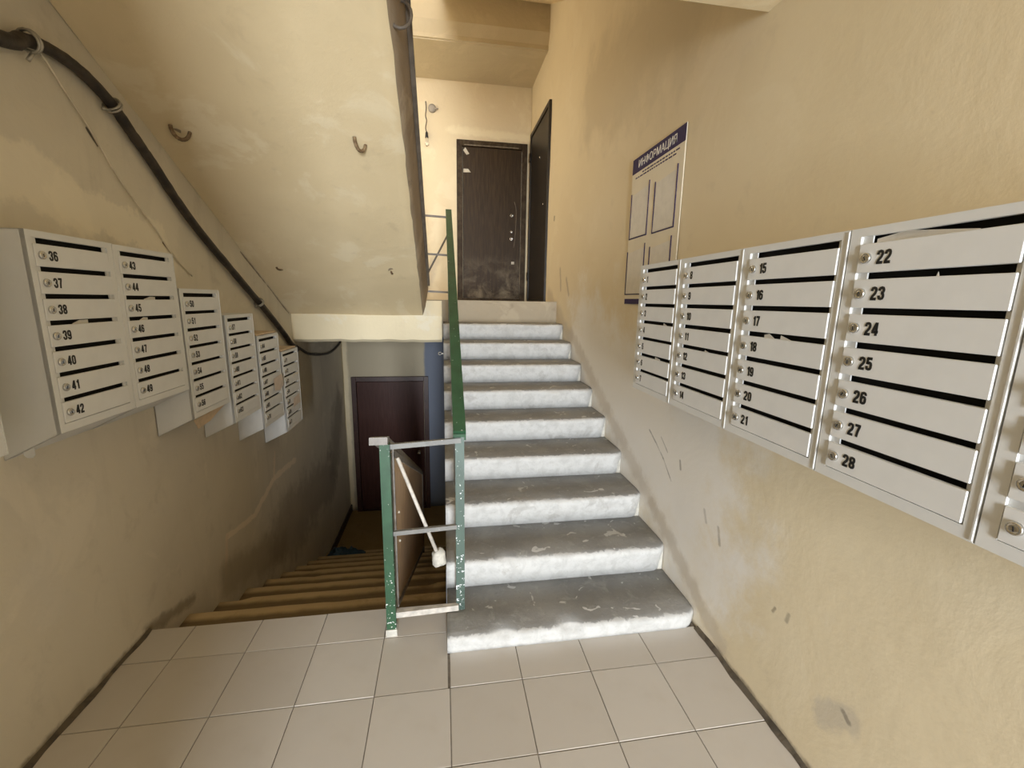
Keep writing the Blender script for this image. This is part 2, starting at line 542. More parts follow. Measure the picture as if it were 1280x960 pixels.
M['tile'] = tile_mat()
M['step'] = step_mat()
M['green'] = paint_metal('green_railing_paint', (0.028, 0.085, 0.040), (0.70, 0.70, 0.66), 0.55, 0.60)
M['grey_green'] = paint_metal('grey_green_railing_paint', (0.075, 0.115, 0.092), (0.72, 0.74, 0.74), 0.62, 0.575)
M['rail'] = paint_metal('grey_railing_paint', (0.21, 0.205, 0.19), (0.70, 0.68, 0.62), 0.35, 0.62)
M['rail_dark'] = simple('dark_railing_paint', (0.16, 0.13, 0.10), 0.5, 0, 0.3)
M['white_rod'] = simple('whitish_rod_paint', (0.62, 0.57, 0.50), 0.6, 0, 0.3, 20)
M['old_wood'] = simple('worn_handrail', (0.23, 0.205, 0.18), 0.5, 0, 0.35, 15)
M['lump'] = simple('pale_mortar', (0.58, 0.55, 0.48), 0.9, 0, 0.25, 25, bstr=0.5)
M['grout'] = simple('dark_grout', (0.22, 0.185, 0.145), 0.9, 0, 0.3, 30)
M['mortar_dark'] = simple('dirty_gap', (0.12, 0.095, 0.065), 0.95, 0, 0.4, 20, bstr=0.5)
M['box'] = simple('white_enamel', (0.74, 0.735, 0.71), 0.62, 0, 0.05, 4, spec=0.3)
M['box_door'] = simple('white_enamel_door', (0.77, 0.765, 0.745), 0.58, 0, 0.05, 5, spec=0.3)
M['inside'] = simple('slot_shade_black', (0.03, 0.028, 0.025), 0.8, spec=0.1)  # shade inside the letter slots, painted as a near-black colour
M['chrome'] = simple('lock_metal', (0.72, 0.71, 0.68), 0.22, 1.0, 0.2, 40)
M['ink'] = simple('black_lettering', (0.012, 0.012, 0.012), 0.55)
M['black'] = simple('black_cable', (0.022, 0.016, 0.012), 0.55, 0, 0.3, 15, col2=(0.05, 0.037, 0.026), bstr=0.4)
M['wire'] = simple('clip_wire', (0.45, 0.42, 0.36), 0.45, 0.6, 0.3)
M['cord'] = simple('pale_cord', (0.74, 0.66, 0.52), 0.8, 0, 0.2)
M['rebar'] = simple('rusty_bar', (0.13, 0.075, 0.035), 0.8, 0, 0.4, 30, col2=(0.32, 0.23, 0.13))
M['door_up'] = door_mat('dark_brown_worn_door', (0.030, 0.017, 0.007), (0.052, 0.031, 0.013), (0.26, 0.21, 0.14), 0.7, 0.75, 0.55)
M['door_frame'] = simple('dark_brown_frame', (0.036, 0.022, 0.011), 0.6, 0, 0.4, 14, col2=(0.075, 0.052, 0.03), spec=0.2)
M['door_right'] = simple('black_brown_door', (0.016, 0.011, 0.007), 0.45, 0, 0.3, 6)
M['door_low'] = door_mat('maroon_steel_door', (0.050, 0.021, 0.016), (0.065, 0.028, 0.022), (0.12, 0.08, 0.06), 0.2, 0.5, 0.33)
M['frame_low'] = simple('maroon_frame', (0.060, 0.028, 0.022), 0.38, 0, 0.3)
M['chip'] = simple('bare_filler', (0.60, 0.55, 0.45), 0.85, 0, 0.2, 30)
M['scratch'] = simple('scratched_filler', (0.26, 0.21, 0.15), 0.85, 0, 0.4, 30)
M['paper'] = simple('paper', (0.78, 0.73, 0.64), 0.9, 0, 0.06, 20, spec=0.1)
M['paper_warm'] = simple('cardboard', (0.66, 0.50, 0.33), 0.85, 0, 0.12, 20)
M['paper_pink'] = simple('pinkish_paper', (0.70, 0.58, 0.48), 0.85, 0, 0.1, 20)
M['board'] = simple('cream_board', (0.80, 0.72, 0.56), 0.6, 0, 0.05, 3, spec=0.2)
M['purple'] = simple('dark_violet_print', (0.050, 0.035, 0.10), 0.65, 0, 0.1, spec=0.15)
M['white'] = simple('white_print', (0.80, 0.76, 0.70), 0.5)
M['rag'] = simple('blue_cloth', (0.06, 0.12, 0.19), 0.9, 0, 0.4, 18, bstr=0.3)
M['skirting'] = simple('dark_brown_skirting', (0.050, 0.028, 0.018), 0.5, 0, 0.3)
M['bulb_socket'] = simple('black_socket', (0.02, 0.02, 0.02), 0.4)
M['grey_plastic'] = simple('grey_plastic', (0.34, 0.30, 0.25), 0.6)


def panel_mat():
    m, nt, b = new_mat('wood_grain_board')
    P = obj_coord(nt)
    g = noise_n(nt, P, 7, 6, 0.6, 0.4, stretch=(1, 9, 0.9))
    n = noise_n(nt, P, 2.5, 5, 0.6)
    n3 = noise_n(nt, P, 45, 3, 0.55)
    c = mixc(nt, ramp(nt, g, 0.35, 0.65), (0.74, 0.54, 0.36), (0.54, 0.37, 0.23))
    c = mixc(nt, math_n(nt, 'MULTIPLY', ramp(nt, n, 0.5, 0.7), 0.4), c, (0.50, 0.37, 0.25))
    c = mixc(nt, ramp(nt, n3, 0.72, 0.75), c, (0.62, 0.55, 0.46))
    lk(nt, c, b.inputs['Base Color'])
    b.inputs['Roughness'].default_value = 0.5
    bump(nt, b, g, 0.2, 0.004)
    return m


M['panel'] = panel_mat()


def glass_mat(name, rough=0.02, col=(1, 1, 1)):
    m, nt, b = new_mat(name)
    b.inputs['Base Color'].default_value = (*col, 1)
    b.inputs['Roughness'].default_value = rough
    b.inputs['Transmission Weight'].default_value = 1.0
    b.inputs['IOR'].default_value = 1.45
    return m


M['glass'] = glass_mat('clear_glass')

# ------------------------------------------------------------------ the room shell
Y0 = -1.6
ZT = 5.8
ZB = -1.54
T, RISE = 0.3195, 0.1541
YS = 1.667                    # first riser of the flight going up
ZL = 1.53                     # upper landing


def struct(name, bm, mats, label=None, cat=None, parent=None, smooth=False):
    o = link(name, bm, mats, parent, smooth=smooth)
    if parent is None:
        tag(o, label, cat, kind='structure')
    return o


def wall_grid(bm, axis, c, u0, u1, z0, z1, step, amp, thick, seed, outward):
    """uneven plastered wall: a gently wavy face backed by a flat slab"""
    nu = max(1, int((u1 - u0) / step)); nz = max(1, int((z1 - z0) / step))
    V = []
    for j in range(nz + 1):
        row = []
        for i in range(nu + 1):
            u = u0 + (u1 - u0) * i / nu; z = z0 + (z1 - z0) * j / nz
            d = amp * noise.noise(Vector((u * 1.3 + seed, z * 1.3, seed)))
            d += amp * 0.4 * noise.noise(Vector((u * 4 + seed, z * 4, seed + 3)))
            p = (c + d, u, z) if axis == 'x' else (u, c + d, z)
            row.append(bm.verts.new(p))
        V.append(row)
    for j in range(nz):
        for i in range(nu):
            f = bm.faces.new((V[j][i], V[j][i + 1], V[j + 1][i + 1], V[j + 1][i]))
            f.smooth = True
    B = []
    for (j, i) in ((0, 0), (0, nu), (nz, nu), (nz, 0)):
        v = V[j][i].co.copy()
        if axis == 'x': v.x = c + outward * thick
        else: v.y = c + outward * thick
        B.append(bm.verts.new(v))
    bm.faces.new(B)
    rims = ([V[0][i] for i in range(nu + 1)], [V[j][nu] for j in range(nz + 1)], [V[nz][i] for i in range(nu, -1, -1)], [V[j][0] for j in range(nz, -1, -1)])
    for k, r in enumerate(rims):
        bm.faces.new(r + [B[(k + 1) % 4], B[k]])


bm = bmesh.new(); wall_grid(bm, 'x', XR, Y0, YF, ZB, ZT, 0.09, 0.006, 0.25, 1.7, 1)
struct('wall_right', bm, M['wall_right'], 'cream plastered wall on the right behind the mailbox cabinets', 'wall')
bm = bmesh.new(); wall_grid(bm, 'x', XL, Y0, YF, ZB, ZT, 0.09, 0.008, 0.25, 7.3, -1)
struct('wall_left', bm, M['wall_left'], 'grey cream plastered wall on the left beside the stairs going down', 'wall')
bm = bmesh.new(); wall_grid(bm, 'y', YF, XL - 0.25, XR + 0.25, ZB, ZT, 0.09, 0.005, 0.25, 3.1, 1)
struct('wall_back', bm, M['wall_back'], 'far cream wall holding the upper and the lower brown doors', 'wall')
# wall behind the camera with the street door opening and the half-landing window
bm = bmesh.new()
ya, yb = Y0 - 0.25, Y0
for x0, x1, z0, z1 in ((XL, -0.30, -0.2, 3.4), (1.0, XR, -0.2, 3.4), (-0.30, 1.0, 2.12, 3.4), (XL, -1.2, 3.4, 4.8), (0.7, XR, 3.4, 4.8), (XL, XR, 4.8, ZT), (XL, XR, ZB, -0.2)):
    box(bm, x0, x1, ya, yb, z0, z1)
struct('wall_front', bm, M['wall_left'], 'wall behind the viewer with the street doorway and window', 'wall')
bm = bmesh.new(); box(bm, XL - 0.25, XR + 0.25, Y0 - 0.25, YF + 0.25, ZT, ZT + 0.2)
struct('ceiling', bm, M['ceiling'], 'top ceiling of the stairwell', 'ceiling')
# half landing over the viewer: its underside is the ceiling of the hall
bm = bmesh.new(); box(bm, XL, XR, Y0, 1.65, 2.585, 3.07)
struct('ceiling.001', bm, M['soffit'], 'low ceiling under the half landing above the mailboxes', 'ceiling')
# second floor landing with its edge beam
bm = bmesh.new()
box(bm, XL, XR, 5.30, YF, 4.27, 4.76)
prism(bm, [(5.24, 4.76), (5.24, 4.41), (5.33, 4.262), (5.38, 4.262), (5.38, 4.76)], 'x', XL, XR)
struct('ceiling.002', bm, M['ceiling'], 'landing ceiling with a beam above the upper brown door', 'ceiling')
# ground floor slab, lower landing, upper landing
bm = bmesh.new()
box(bm, XL, 0.0, Y0, 2.0, -0.16, -0.004)
box(bm, 0.0, XR, Y0, YS + 0.35, -0.16, -0.004)
floor = struct('floor', bm, M['grout'], 'grey beige tiled hall floor in front of the stairs', 'floor')
bm = bmesh.new(); box(bm, XL, XR, 4.88, YF, ZB - 0.2, ZB)
struct('floor.001', bm, M['lower_floor'], 'brown floor in front of the lower maroon door', 'floor')
YLE = YS + 9 * T              # edge of the upper landing
bm = bmesh.new()
box(bm, -0.02, XR, YLE, YF, 1.15, ZL - 0.002)
box(bm, XL, -0.02, YLE - 0.02, YF, 1.15, ZL - 0.002)
up_floor = struct('floor.002', bm, M['landing'], 'grey concrete upper landing in front of the upper brown door', 'floor')
bm = bmesh.new()
nb = 40
prof = [(4.26, 1.377), (4.262, 1.15), (4.30, 1.125), (4.60, 1.13), (4.60, 1.52), (4.34, 1.52)]
rows = []
for i in range(nb + 1):
    x = XL + (-0.012 - XL) * i / nb
    rows.append([bm.verts.new((x, y + 0.004 * noise.noise(Vector((x * 6, z * 9, 0))), z + (0.007 * noise.noise(Vector((x * 9, z * 5, 4))) if z < 1.2 else 0))) for y, z in prof])
for a, b in zip(rows, rows[1:]):
    for k in range(len(prof)):
        bm.faces.new((a[k], b[k], b[(k + 1) % len(prof)], a[(k + 1) % len(prof)]))
bm.faces.new(rows[0]); bm.faces.new(rows[-1][::-1])
struct('trim_1', bm, M['beam'], 'bright cream edge beam of the landing at the foot of the sloping soffit', 'beam')

bm = bmesh.new()
prism(bm, [(2.01, -0.18), (2.01, ZB - 0.2), (4.88, ZB - 0.2), (4.88, 1.148), (4.60, 1.148), (4.41, 1.092), (2.306, -0.01), (2.08, -0.16)], 'x', 0.012, 0.10)
struct('wall_inner', bm, M['wall_left'], 'dirty wall under the right stairs beside the stairs going down', 'wall')

# floor tiles, one by one, children of the floor
TX0, TY0, TA, TB = -0.5811, 1.4977, 0.295, 0.3036
G = 0.0018
tile_cache = {}
for i in range(-3, 7):
    for j in range(-11, 3):
        x0, x1 = TX0 + i * TA + G, TX0 + (i + 1) * TA - G
        y0, y1 = TY0 + (j - 1) * TB + G, TY0 + j * TB - G
        x0, x1 = max(x0, XL + 0.012), min(x1, XR - 0.012)
        y0 = max(y0, Y0 + 0.01)
        ymax = 2.0 if x1 < 0.02 else YS + 0.012
        if x0 < 0.0 < x1 and y1 > YS:
            x1 = 0.0; ymax = 2.0
        y1 = min(y1, ymax)
        if x1 - x0 < 0.02 or y1 - y0 < 0.02:
            continue
        key = (round(x1 - x0, 3), round(y1 - y0, 3))
        if key not in tile_cache:
            b = bmesh.new()
            box(b, 0, x1 - x0, 0, y1 - y0, -0.006, 0.0)
            top = [e for e in b.edges if all(v.co.z > -0.001 for v in e.verts)]
            bmesh.ops.bevel(b, geom=top, offset=0.0012, segments=1, affect='EDGES', profile=0.5)
            bmesh.ops.recalc_face_normals(b, faces=b.faces)
            me = bpy.data.meshes.new('tile'); b.to_mesh(me); b.free()
            me.materials.append(M['tile'])
            tile_cache[key] = me
        t = place('tile', tile_cache[key], floor, (x0, y0, random.uniform(-0.0006, 0.0006)))
        t.rotation_euler = (random.uniform(-0.0012, 0.0012), random.uniform(-0.0012, 0.0012), 0)


# ragged dirty mortar strips where the floor meets the walls
def gap_strip(name, x, side, y0, y1, label):
    bm = bmesh.new()
    n = 70
    ra, rb = [], []
    for k in range(n + 1):
        y = y0 + (y1 - y0) * k / n
        wd = 0.020 + 0.014 * noise.noise(Vector((y * 9, x, 0)))
        hh = 0.016 + 0.012 * noise.noise(Vector((y * 8, x, 5)))
        ra.append(bm.verts.new((x + side * wd, y, 0.0008)))
        rb.append(bm.verts.new((x - side * 0.006, y, hh)))
    rc = [bm.verts.new((v.co.x, v.co.y, -0.004)) for v in rb]
    for k in range(n):
        bm.faces.new((ra[k], ra[k + 1], rb[k + 1], rb[k]))
        bm.faces.new((rb[k], rb[k + 1], rc[k + 1], rc[k]))
        bm.faces.new((rc[k], rc[k + 1], ra[k + 1], ra[k]))
    bm.faces.new((ra[0], rb[0], rc[0])); bm.faces.new((ra[n], rc[n], rb[n]))
    struct(name, bm, M['mortar_dark'], label, 'trim')


gap_strip('trim_2', XL, 1, Y0 + 0.02, 2.0, 'dark ragged mortar line along the foot of the left wall')
gap_strip('trim_3', XR, -1, Y0 + 0.02, YS, 'dark ragged mortar line along the foot of the right wall')
bm = bmesh.new(); box(bm, XL, XL + 0.02, 4.88, YF, ZB, ZB + 0.10, bev=0.003)
struct('baseboard_left', bm, M['skirting'], 'dark brown skirting board beside the lower brown floor', 'baseboard')


# ------------------------------------------------------------------ stairs going up
def step_mesh(width, depth, rise, seed, nx=44, rough=1.0):
    """one concrete step: origin at the left end of its nosing line, tread behind, riser below"""
    b = bmesh.new()
    prof = [(depth + 0.035, 0.0), (0.10, 0.0), (0.045, -0.0005), (0.020, -0.003), (0.006, -0.010), (0.0, -0.022), (0.003, -0.04), (0.012, -rise * 0.55), (0.026, -rise), (depth + 0.035, -rise)]
    if rise < 0.1:
        prof = [(depth + 0.035, 0.0), (0.10, 0.0), (0.045, -0.0005), (0.020, -0.003), (0.006, -0.010), (0.0, -0.022), (0.001, -0.035), (0.002, -rise * 0.75), (0.006, -rise), (depth + 0.035, -rise)]
    rows = []
    for i in range(nx + 1):
        x = width * i / nx
        row = []
        for k, (y, z) in enumerate(prof):
            dy = dz = 0.0
            if 1 < k < 8:
                q = Vector((x * 7 + seed * 3.1, k * 0.3, seed))
                dy = 0.006 * rough * noise.noise(q) + 0.003 * rough * noise.noise(q * 4)
                chip = max(0.0, noise.noise(Vector((x * 5 + seed * 9.7, seed * 2.3, 0))) - 0.28)
                if k in (3, 4, 5):
                    dy += 0.05 * chip * rough; dz -= 0.03 * chip * rough
            if 1 < k < 9 and rough >= 1 and x > width - 0.07:
                dy += 0.04 * ((x - width + 0.07) / 0.07) ** 2
            if k in (1, 2, 3):
                dz += 0.0025 * rough * noise.noise(Vector((x * 4, k, seed)))
            row.append(b.verts.new((x, y + dy, z + dz)))
        rows.append(row)
    n = len(prof)
    for a, c in zip(rows, rows[1:]):
        for k in range(n):
            f = b.faces.new((a[k], c[k], c[(k + 1) % n], a[(k + 1) % n]))
            f.smooth = k < 8
    b.faces.new(rows[0]); b.faces.new(rows[-1][::-1])
    return b


stairs = thing('staircase', 'worn whitewashed concrete stairs going up beside the right wall to the upper landing', 'stairs', (0, YS, 0))
Z1 = 0.077
for k in range(10):
    z = Z1 + k * RISE if k < 9 else ZL
    rise = Z1 if k == 0 else (RISE if k < 9 else ZL - (Z1 + 8 * RISE))
    d = T if k < 9 else 0.10
    link('step', step_mesh(XR - 0.001, d, rise, k + 1.0), M['step'] if k < 9 else M['landing'], stairs, (0.0, k * T, z))
# the sloping slab under the steps (its flank shows towards the stairs going down)
bm = bmesh.new()
pts = [(0.06, -0.004), (0.34, -0.004)]
for k in range(1, 9):
    pts.append((k * T + 0.045, Z1 + (k - 1) * RISE - 0.003)); pts.append((k * T + 0.045, Z1 + k * RISE - RISE - 0.003))
pts = [(0.05, 0.001)] + [p for k in range(1, 10) for p in ((k * T + 0.04, Z1 + (k - 1) * RISE - 0.004), (k * T + 0.04, Z1 + k * RISE - 0.02))]
pts += [(9 * T + 0.04, 1.16), (8.6 * T, 1.10), (2 * T, 0.0), (0.9 * T, -0.15), (0.40, -0.17), (0.36, -0.003)]
prism(bm, pts, 'x', 0.002, XR - 0.002)
link('flight_slab', bm, M['lump'], stairs)

# ------------------------------------------------------------------ stairs going down
down = thing('staircase', 'brown painted concrete stairs going down along the left wall to the lower door', 'stairs', (XL, 2.0, 0))
for k in range(10):
    wd = 1.368
    b = step_mesh(wd, T, RISE, 20 + k, 24, 0.8)
    for v in b.verts:            # turn round: nosing faces away from the viewer, treads step down with distance
        v.co.y = -v.co.y
    if k == 0:
        continue
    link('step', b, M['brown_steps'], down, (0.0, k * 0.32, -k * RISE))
bm = bmesh.new()
pts = [(-0.02, -0.165)] + [p for k in range(1, 10) for p in ((k * 0.32 - 0.33, -(k + 1) * RISE + 0.002), (k * 0.32 - 0.03, -(k + 1) * RISE + 0.002))]
pts += [(9 * 0.32, ZB + 0.001), (9 * 0.32, ZB - 0.15), (-0.02, -0.5)]
prism(bm, pts, 'x', 0.0, 1.368)
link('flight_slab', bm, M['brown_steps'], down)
bm = bmesh.new(); box(bm, 0.0, 1.368, -0.02, 0.004, -0.16, -0.008)
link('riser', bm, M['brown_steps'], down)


# ------------------------------------------------------------------ flights above
def soff(y):
    return 1.375 + 0.52 * (4.27 - y)


fl = thing('stair_flight', 'sloping whitewashed underside of the upper stair flight above the left mailboxes', 'stairs', (XL, 4.27, 1.375))
bm = bmesh.new()
ny, nx = 44, 18
rows = []
for j in range(ny + 1):
    y = 4.27 - (4.27 - 1.65) * j / ny
    row = []
    for i in range(nx + 1):
        xe = -0.19 + 0.006 * noise.noise(Vector((y * 7, 2, 0))) + 0.004 * noise.noise(Vector((y * 23, 5, 0)))
        x = XL + (xe - XL) * i / nx
        dz = 0.010 * noise.noise(Vector((x * 2.2, y * 2.2, 11))) + 0.003 * noise.noise(Vector((x * 9, y * 9, 4)))
        row.append(bm.verts.new((x - XL, y - 4.27, soff(y) + dz - 1.375)))
    rows.append(row)
for a, b in zip(rows, rows[1:]):
    for i in range(nx):
        f = bm.faces.new((a[i], a[i + 1], b[i + 1], b[i])); f.smooth = True
# battered side of bare concrete
for j in range(ny + 1):
    y = 4.27 - (4.27 - 1.65) * j / ny
    rows[j].append(bm.verts.new((-0.165 - XL, y - 4.27, soff(y) + 0.09 - 1.375)))
    rows[j].append(bm.verts.new((-0.135 - XL, y - 4.27, soff(y) + 0.26 - 1.375)))
for a, b in zip(rows, rows[1:]):
    for i in (nx, nx + 1):
        f = bm.faces.new((a[i], a[i + 1], b[i + 1], b[i])); f.material_index = 1; f.smooth = True
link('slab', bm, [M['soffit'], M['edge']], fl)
for k in range(9):
    y1 = 4.56 - 0.32 * k
    z1 = ZL + (k + 1) * RISE
    bm = bmesh.new()
    prism(bm, [(y1 - 4.27, min(soff(y1) + 0.05, z1 - RISE) - 1.375), (y1 - 4.27, z1 - 1.375), (y1 - 0.32 - 4.27, z1 - 1.375), (y1 - 0.32 - 4.27, soff(y1 - 0.32) + 0.05 - 1.375)], 'x', 0.0, -0.196 - XL)
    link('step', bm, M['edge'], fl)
for (x, y, s, a) in ((-1.222, 2.47, 1.25, 0.6), (-0.402, 2.466, 1.2, 0.9), (-1.196, 3.563, 1.2, 1.2), (-0.388, 3.576, 1.1, 1.5)):
    bm = bmesh.new()
    low = y > 3
    pts = []
    for k in range(13):
        t = PI * k / 12
        r = 0.030 * s
        p = Vector((math.cos(t) * r, 0, -math.sin(t) * (0.018 if low else 0.055)))
        p = Matrix.Rotation(a, 3, 'Z') @ p
        pts.append(p)
    tube(bm, pts, 0.0085 if not low else 0.007, 8)
    link('lifting_loop', bm, M['rebar'], fl, (x - XL, y - 4.27, soff(y) - 1.375 + 0.004), smooth=True)
    bm = bmesh.new()
    c = bmesh.ops.create_circle(bm, cap_ends=True, radius=0.034 * s, segments=11)
    for v in bm.verts:
        v.co.x *= 1.3 + 0.3 * noise.noise(v.co * 40); v.co.y *= 0.75
        v.co = Matrix.Rotation(a, 3, 'Z') @ v.co
        v.co.z -= v.co.y * 0.52 + 0.0035
    r_ = bmesh.ops.extrude_face_region(bm, geom=list(bm.faces))
    for v in [g for g in r_['geom'] if isinstance(g, bmesh.types.BMVert)]:
        v.co.z += 0.012
    link('loop_pocket', bm, M['edge'], fl, (x - XL, y - 4.27, soff(y) - 1.375 + 0.004))
bm = bmesh.new()
bar(bm, (-0.128 - XL, -0.1, soff(4.17) + 0.24 - 1.375), (-0.128 - XL, 1.75 - 4.27, soff(1.75) + 0.24 - 1.375), 0.022, 0.03)
link('edge_rail', bm, M['rail_dark'], fl)
bm = bmesh.new()
tube(bm, [(-0.155 - XL + 0.045 * math.cos(t), 2.02 - 4.27 + 0.02 * math.sin(t), soff(2.02) + 0.10 - 1.375 + 0.06 * math.sin(t)) for t in [2 * PI * k / 16 for k in range(16)]], 0.007, 6, closed=True)
link('clamp', bm, M['rail_dark'], fl, smooth=True)

fl2 = thing('stair_flight', 'dull cream underside of the flight above the right stairs, seen at the top edge', 'stairs', (0.02, 1.65, 2.81))
bm = bmesh.new()
prism(bm, [(0, 0), (3.59, 0.52 * 3.59), (2.89, 1.80), (0, 0.26)], 'x', 0.0, XR - 0.02)
link('slab', bm, M['soffit'], fl2)

# ------------------------------------------------------------------ railings
rl = thing('stair_railing', 'green painted steel stair railing with grey crossbars and a brown board panel', 'railing', (0.065, 1.86, 0))


def rpart(name, f, mat, smooth=False):
    b = bmesh.new(); f(b)
    for v in b.verts:
        v.co -= Vector((0.065, 1.86, 0))
    return link(name, b, M[mat], rl, smooth=smooth)


HR = lambda y: 0.955 + (2.375 - 0.955) * (y - 1.85) / (4.5 - 1.85)
rpart('handrail', lambda b: (bar(b, (0.065, 1.85, HR(1.85)), (0.065, 4.52, HR(4.52)), 0.056, 0.026), bar(b, (0.065, 1.845, HR(1.85) - 0.018), (0.065, 1.875, HR(1.85) - 0.014), 0.056, 0.03)), 'green')
rpart('newel_post', lambda b: box(b, 0.045, 0.085, 1.845, 1.875, 0.074, 0.94), 'grey_green')
for k in (2, 4, 6, 8):
    y = YS + k * T + 0.17
    rpart('baluster', lambda b: box(b, 0.052, 0.078, y - 0.012, y + 0.012, Z1 + k * RISE - 0.004, HR(y)), 'rail')
rpart('newel_post', lambda b: box(b, -0.274, -0.232, 1.81, 1.85, -0.002, 0.925), 'green')
rpart('post_foot', lambda b: box(b, -0.278, -0.228, 1.806, 1.854, -0.002, 0.035), 'lump')
HD = lambda y: 0.95 - 0.46 * (y - 1.80)
rpart('handrail', lambda b: (bar(b, (-0.275, 1.80, 0.945), (-0.275, 1.86, 0.93), 0.075, 0.032), bar(b, (-0.275, 1.85, 0.935), (-0.275, 4.45, HD(4.45)), 0.065, 0.03)), 'old_wood')
rpart('newel_post', lambda b: box(b, -0.27, -0.235, 4.40, 4.435, ZB, HD(4.42)), 'rail_dark')
rpart('crossbar', lambda b: bar(b, (-0.25, 1.842, 0.905), (0.07, 1.842, 0.925), 0.016, 0.022), 'rail')
rpart('crossbar', lambda b: bar(b, (-0.25, 1.842, 0.498), (0.05, 1.842, 0.513), 0.016, 0.020), 'rail')
rpart('crossbar', lambda b: bar(b, (-0.25, 1.842, 0.088), (0.055, 1.842, 0.098), 0.022, 0.028), 'white_rod')
tag(rl.children[-1], 'bottom crossbar splashed with whitish mortar')
rpart('brace', lambda b: tube(b, [(-0.205, 1.852, 0.85), (-0.04, 1.862, 0.37)], 0.0085, 8), 'white_rod', True)
tag(rl.children[-1], 'whitish diagonal brace rod')


def lump(b, c, r, seed):
    bmesh.ops.create_icosphere(b, subdivisions=3, radius=1.0)
    for v in b.verts:
        d = 1 + 0.35 * noise.noise(v.co * 1.6 + Vector((seed, 0, 0))) + 0.1 * noise.noise(v.co * 5)
        v.co = Vector((v.co.x * r[0] * d, v.co.y * r[1] * d, v.co.z * r[2] * d)) + Vector(c)
    for f in b.faces:
        f.smooth = True


rpart('anchor_lump', lambda b: lump(b, (-0.035, 1.87, 0.345), (0.036, 0.03, 0.045), 3), 'lump')


def panel(b):
    pts = [(1.95, 0.845), (4.43, 0.845 - 0.452 * 2.48), (4.43, 0.05 - 0.482 * 2.48), (1.95, 0.05)]
    prism(b, pts, 'x', -0.252, -0.240)


rpart('side_panel', panel, 'panel')
tag(rl.children[-1], 'brown wood-grain board panel with pale specks')
rpart('panel_edge', lambda b: (bar(b, (-0.238, 1.95, 0.84), (-0.238, 4.43, 0.84 - 0.452 * 2.48), 0.012, 0.03), bar(b, (-0.238, 1.957, 0.84), (-0.238, 1.957, 0.05), 0.012, 0.02), bar(b, (-0.238, 1.95, 0.055), (-0.238, 4.43, 0.055 - 0.482 * 2.48), 0.012, 0.02)), 'old_wood')
for yy, zz in ((2.12, 0.46), (2.12, 0.35), (2.12, 0.30)):
    rpart('screw', lambda b: lathe(b, [(0.007, -0.24), (0.007, -0.234), (0.004, -0.231)], (0, yy, zz), 'x', 10), 'chip', True)
# guard between the two upper flights
for z in (2.305, 1.955, 1.602):
    rpart('crossbar', lambda b: bar(b, (-0.26, 4.42, z + 0.012), (0.06, 4.42, z), 0.014, 0.018), 'rail_dark')
rpart('brace', lambda b: tube(b, [(0.05, 4.425, 2.14), (-0.20, 4.425, 1.675)], 0.009, 8), 'rail_dark', True)
rpart('newel_post', lambda b: box(b, -0.285, -0.25, 4.40, 4.435, ZL - 0.02, 2.42), 'rail_dark')
rpart('newel_post', lambda b: box(b, 0.050, 0.080, 4.41, 4.435, Z1 + 8 * RISE - 0.004, HR(4.42)), 'green')
rpart('anchor_lump', lambda b: lump(b, (-0.20, 4.31, 1.655), (0.03, 0.03, 0.035), 8), 'lump')

# bracket on the flank of the right stairs by the beam
lug = thing('metal_lug', 'small pale metal lug under the bright beam at the stair flank', 'bracket', (-0.012, 4.10, 1.035))
b = bmesh.new()
tube(b, [(0.016 * math.cos(2 * PI * k / 14) - 0.02, 0, 0.013 * math.sin(2 * PI * k / 14)) for k in range(14)], 0.004, 6, closed=True)
link('eye', b, M['wire'], lug, smooth=True)
b = bmesh.new(); box(b, -0.005, 0.018, -0.006, 0.006, -0.005, 0.005)
link('shank', b, M['wire'], lug)


# ------------------------------------------------------------------ doors
def door(name, label, w, h, loc, rz, frame_m, leaf_m, fw_=0.06, depth=0.04, leaf_in=0.012):
    """frame and leaf on a wall; local x to the viewer's right, front towards -y, origin at the bottom left"""
    r = bpy.data.objects.new(name, None); C.objects.link(r)
    r.location = loc; r.rotation_euler = (0, 0, rz)
    tag(r, label, 'door', kind='structure')
    b = bmesh.new()
    box(b, 0, fw_, -depth, 0.01, 0, h, bev=0.003); box(b, w - fw_, w, -depth, 0.01, 0, h, bev=0.003)
    box(b, fw_, w - fw_, -depth, 0.01, h - fw_, h, bev=0.003)
    box(b, fw_, w - fw_, -depth + 0.006, 0.01, 0, 0.03)
    link('door_frame', b, frame_m, r)
    b = bmesh.new()
    box(b, fw_ + 0.005, w - fw_ - 0.005, -depth + leaf_in, 0.005, 0.032, h - fw_ - 0.005, bev=0.004)
    lf = link('door_leaf', b, leaf_m, r)
    return r, lf


# upper brown door
d1, lf = door('door_1', 'worn dark brown upper door with three round locks on the landing', 0.94, 2.05, (0.20, YF - 0.006, ZL), 0, M['door_frame'], M['door_up'], 0.075, 0.035)
for z, r in ((1.14, 0.024), (0.93, 0.018), (0.835, 0.024)):
    b = bmesh.new()
    lathe(b, [(r, -0.020), (r, -0.030), (r * 0.8, -0.036), (r * 0.45, -0.036), (r * 0.4, -0.032)], (0.74, 0, z), 'y', 18)
    link('lock', b, M['chrome'], lf, smooth=True)
b = bmesh.new()
tube(b, spline([(0.775, -0.026, 1.32), (0.80, -0.028, 1.22), (0.80, -0.028, 1.0), (0.79, -0.028, 0.85), (0.775, -0.027, 0.72)], 5), 0.0035, 6, rfun=lambda i: 0.7 + 0.5 * abs(noise.noise(Vector((i * 0.9, 0, 0)))))
tag(link('scratched_edge', b, M['scratch'], lf, smooth=True), 'pale chipped edge line')
b = bmesh.new(); box(b, 0.745, 0.785, -0.0275, -0.02, 0.50, 0.535)
link('paint_patch', b, M['chip'], lf)
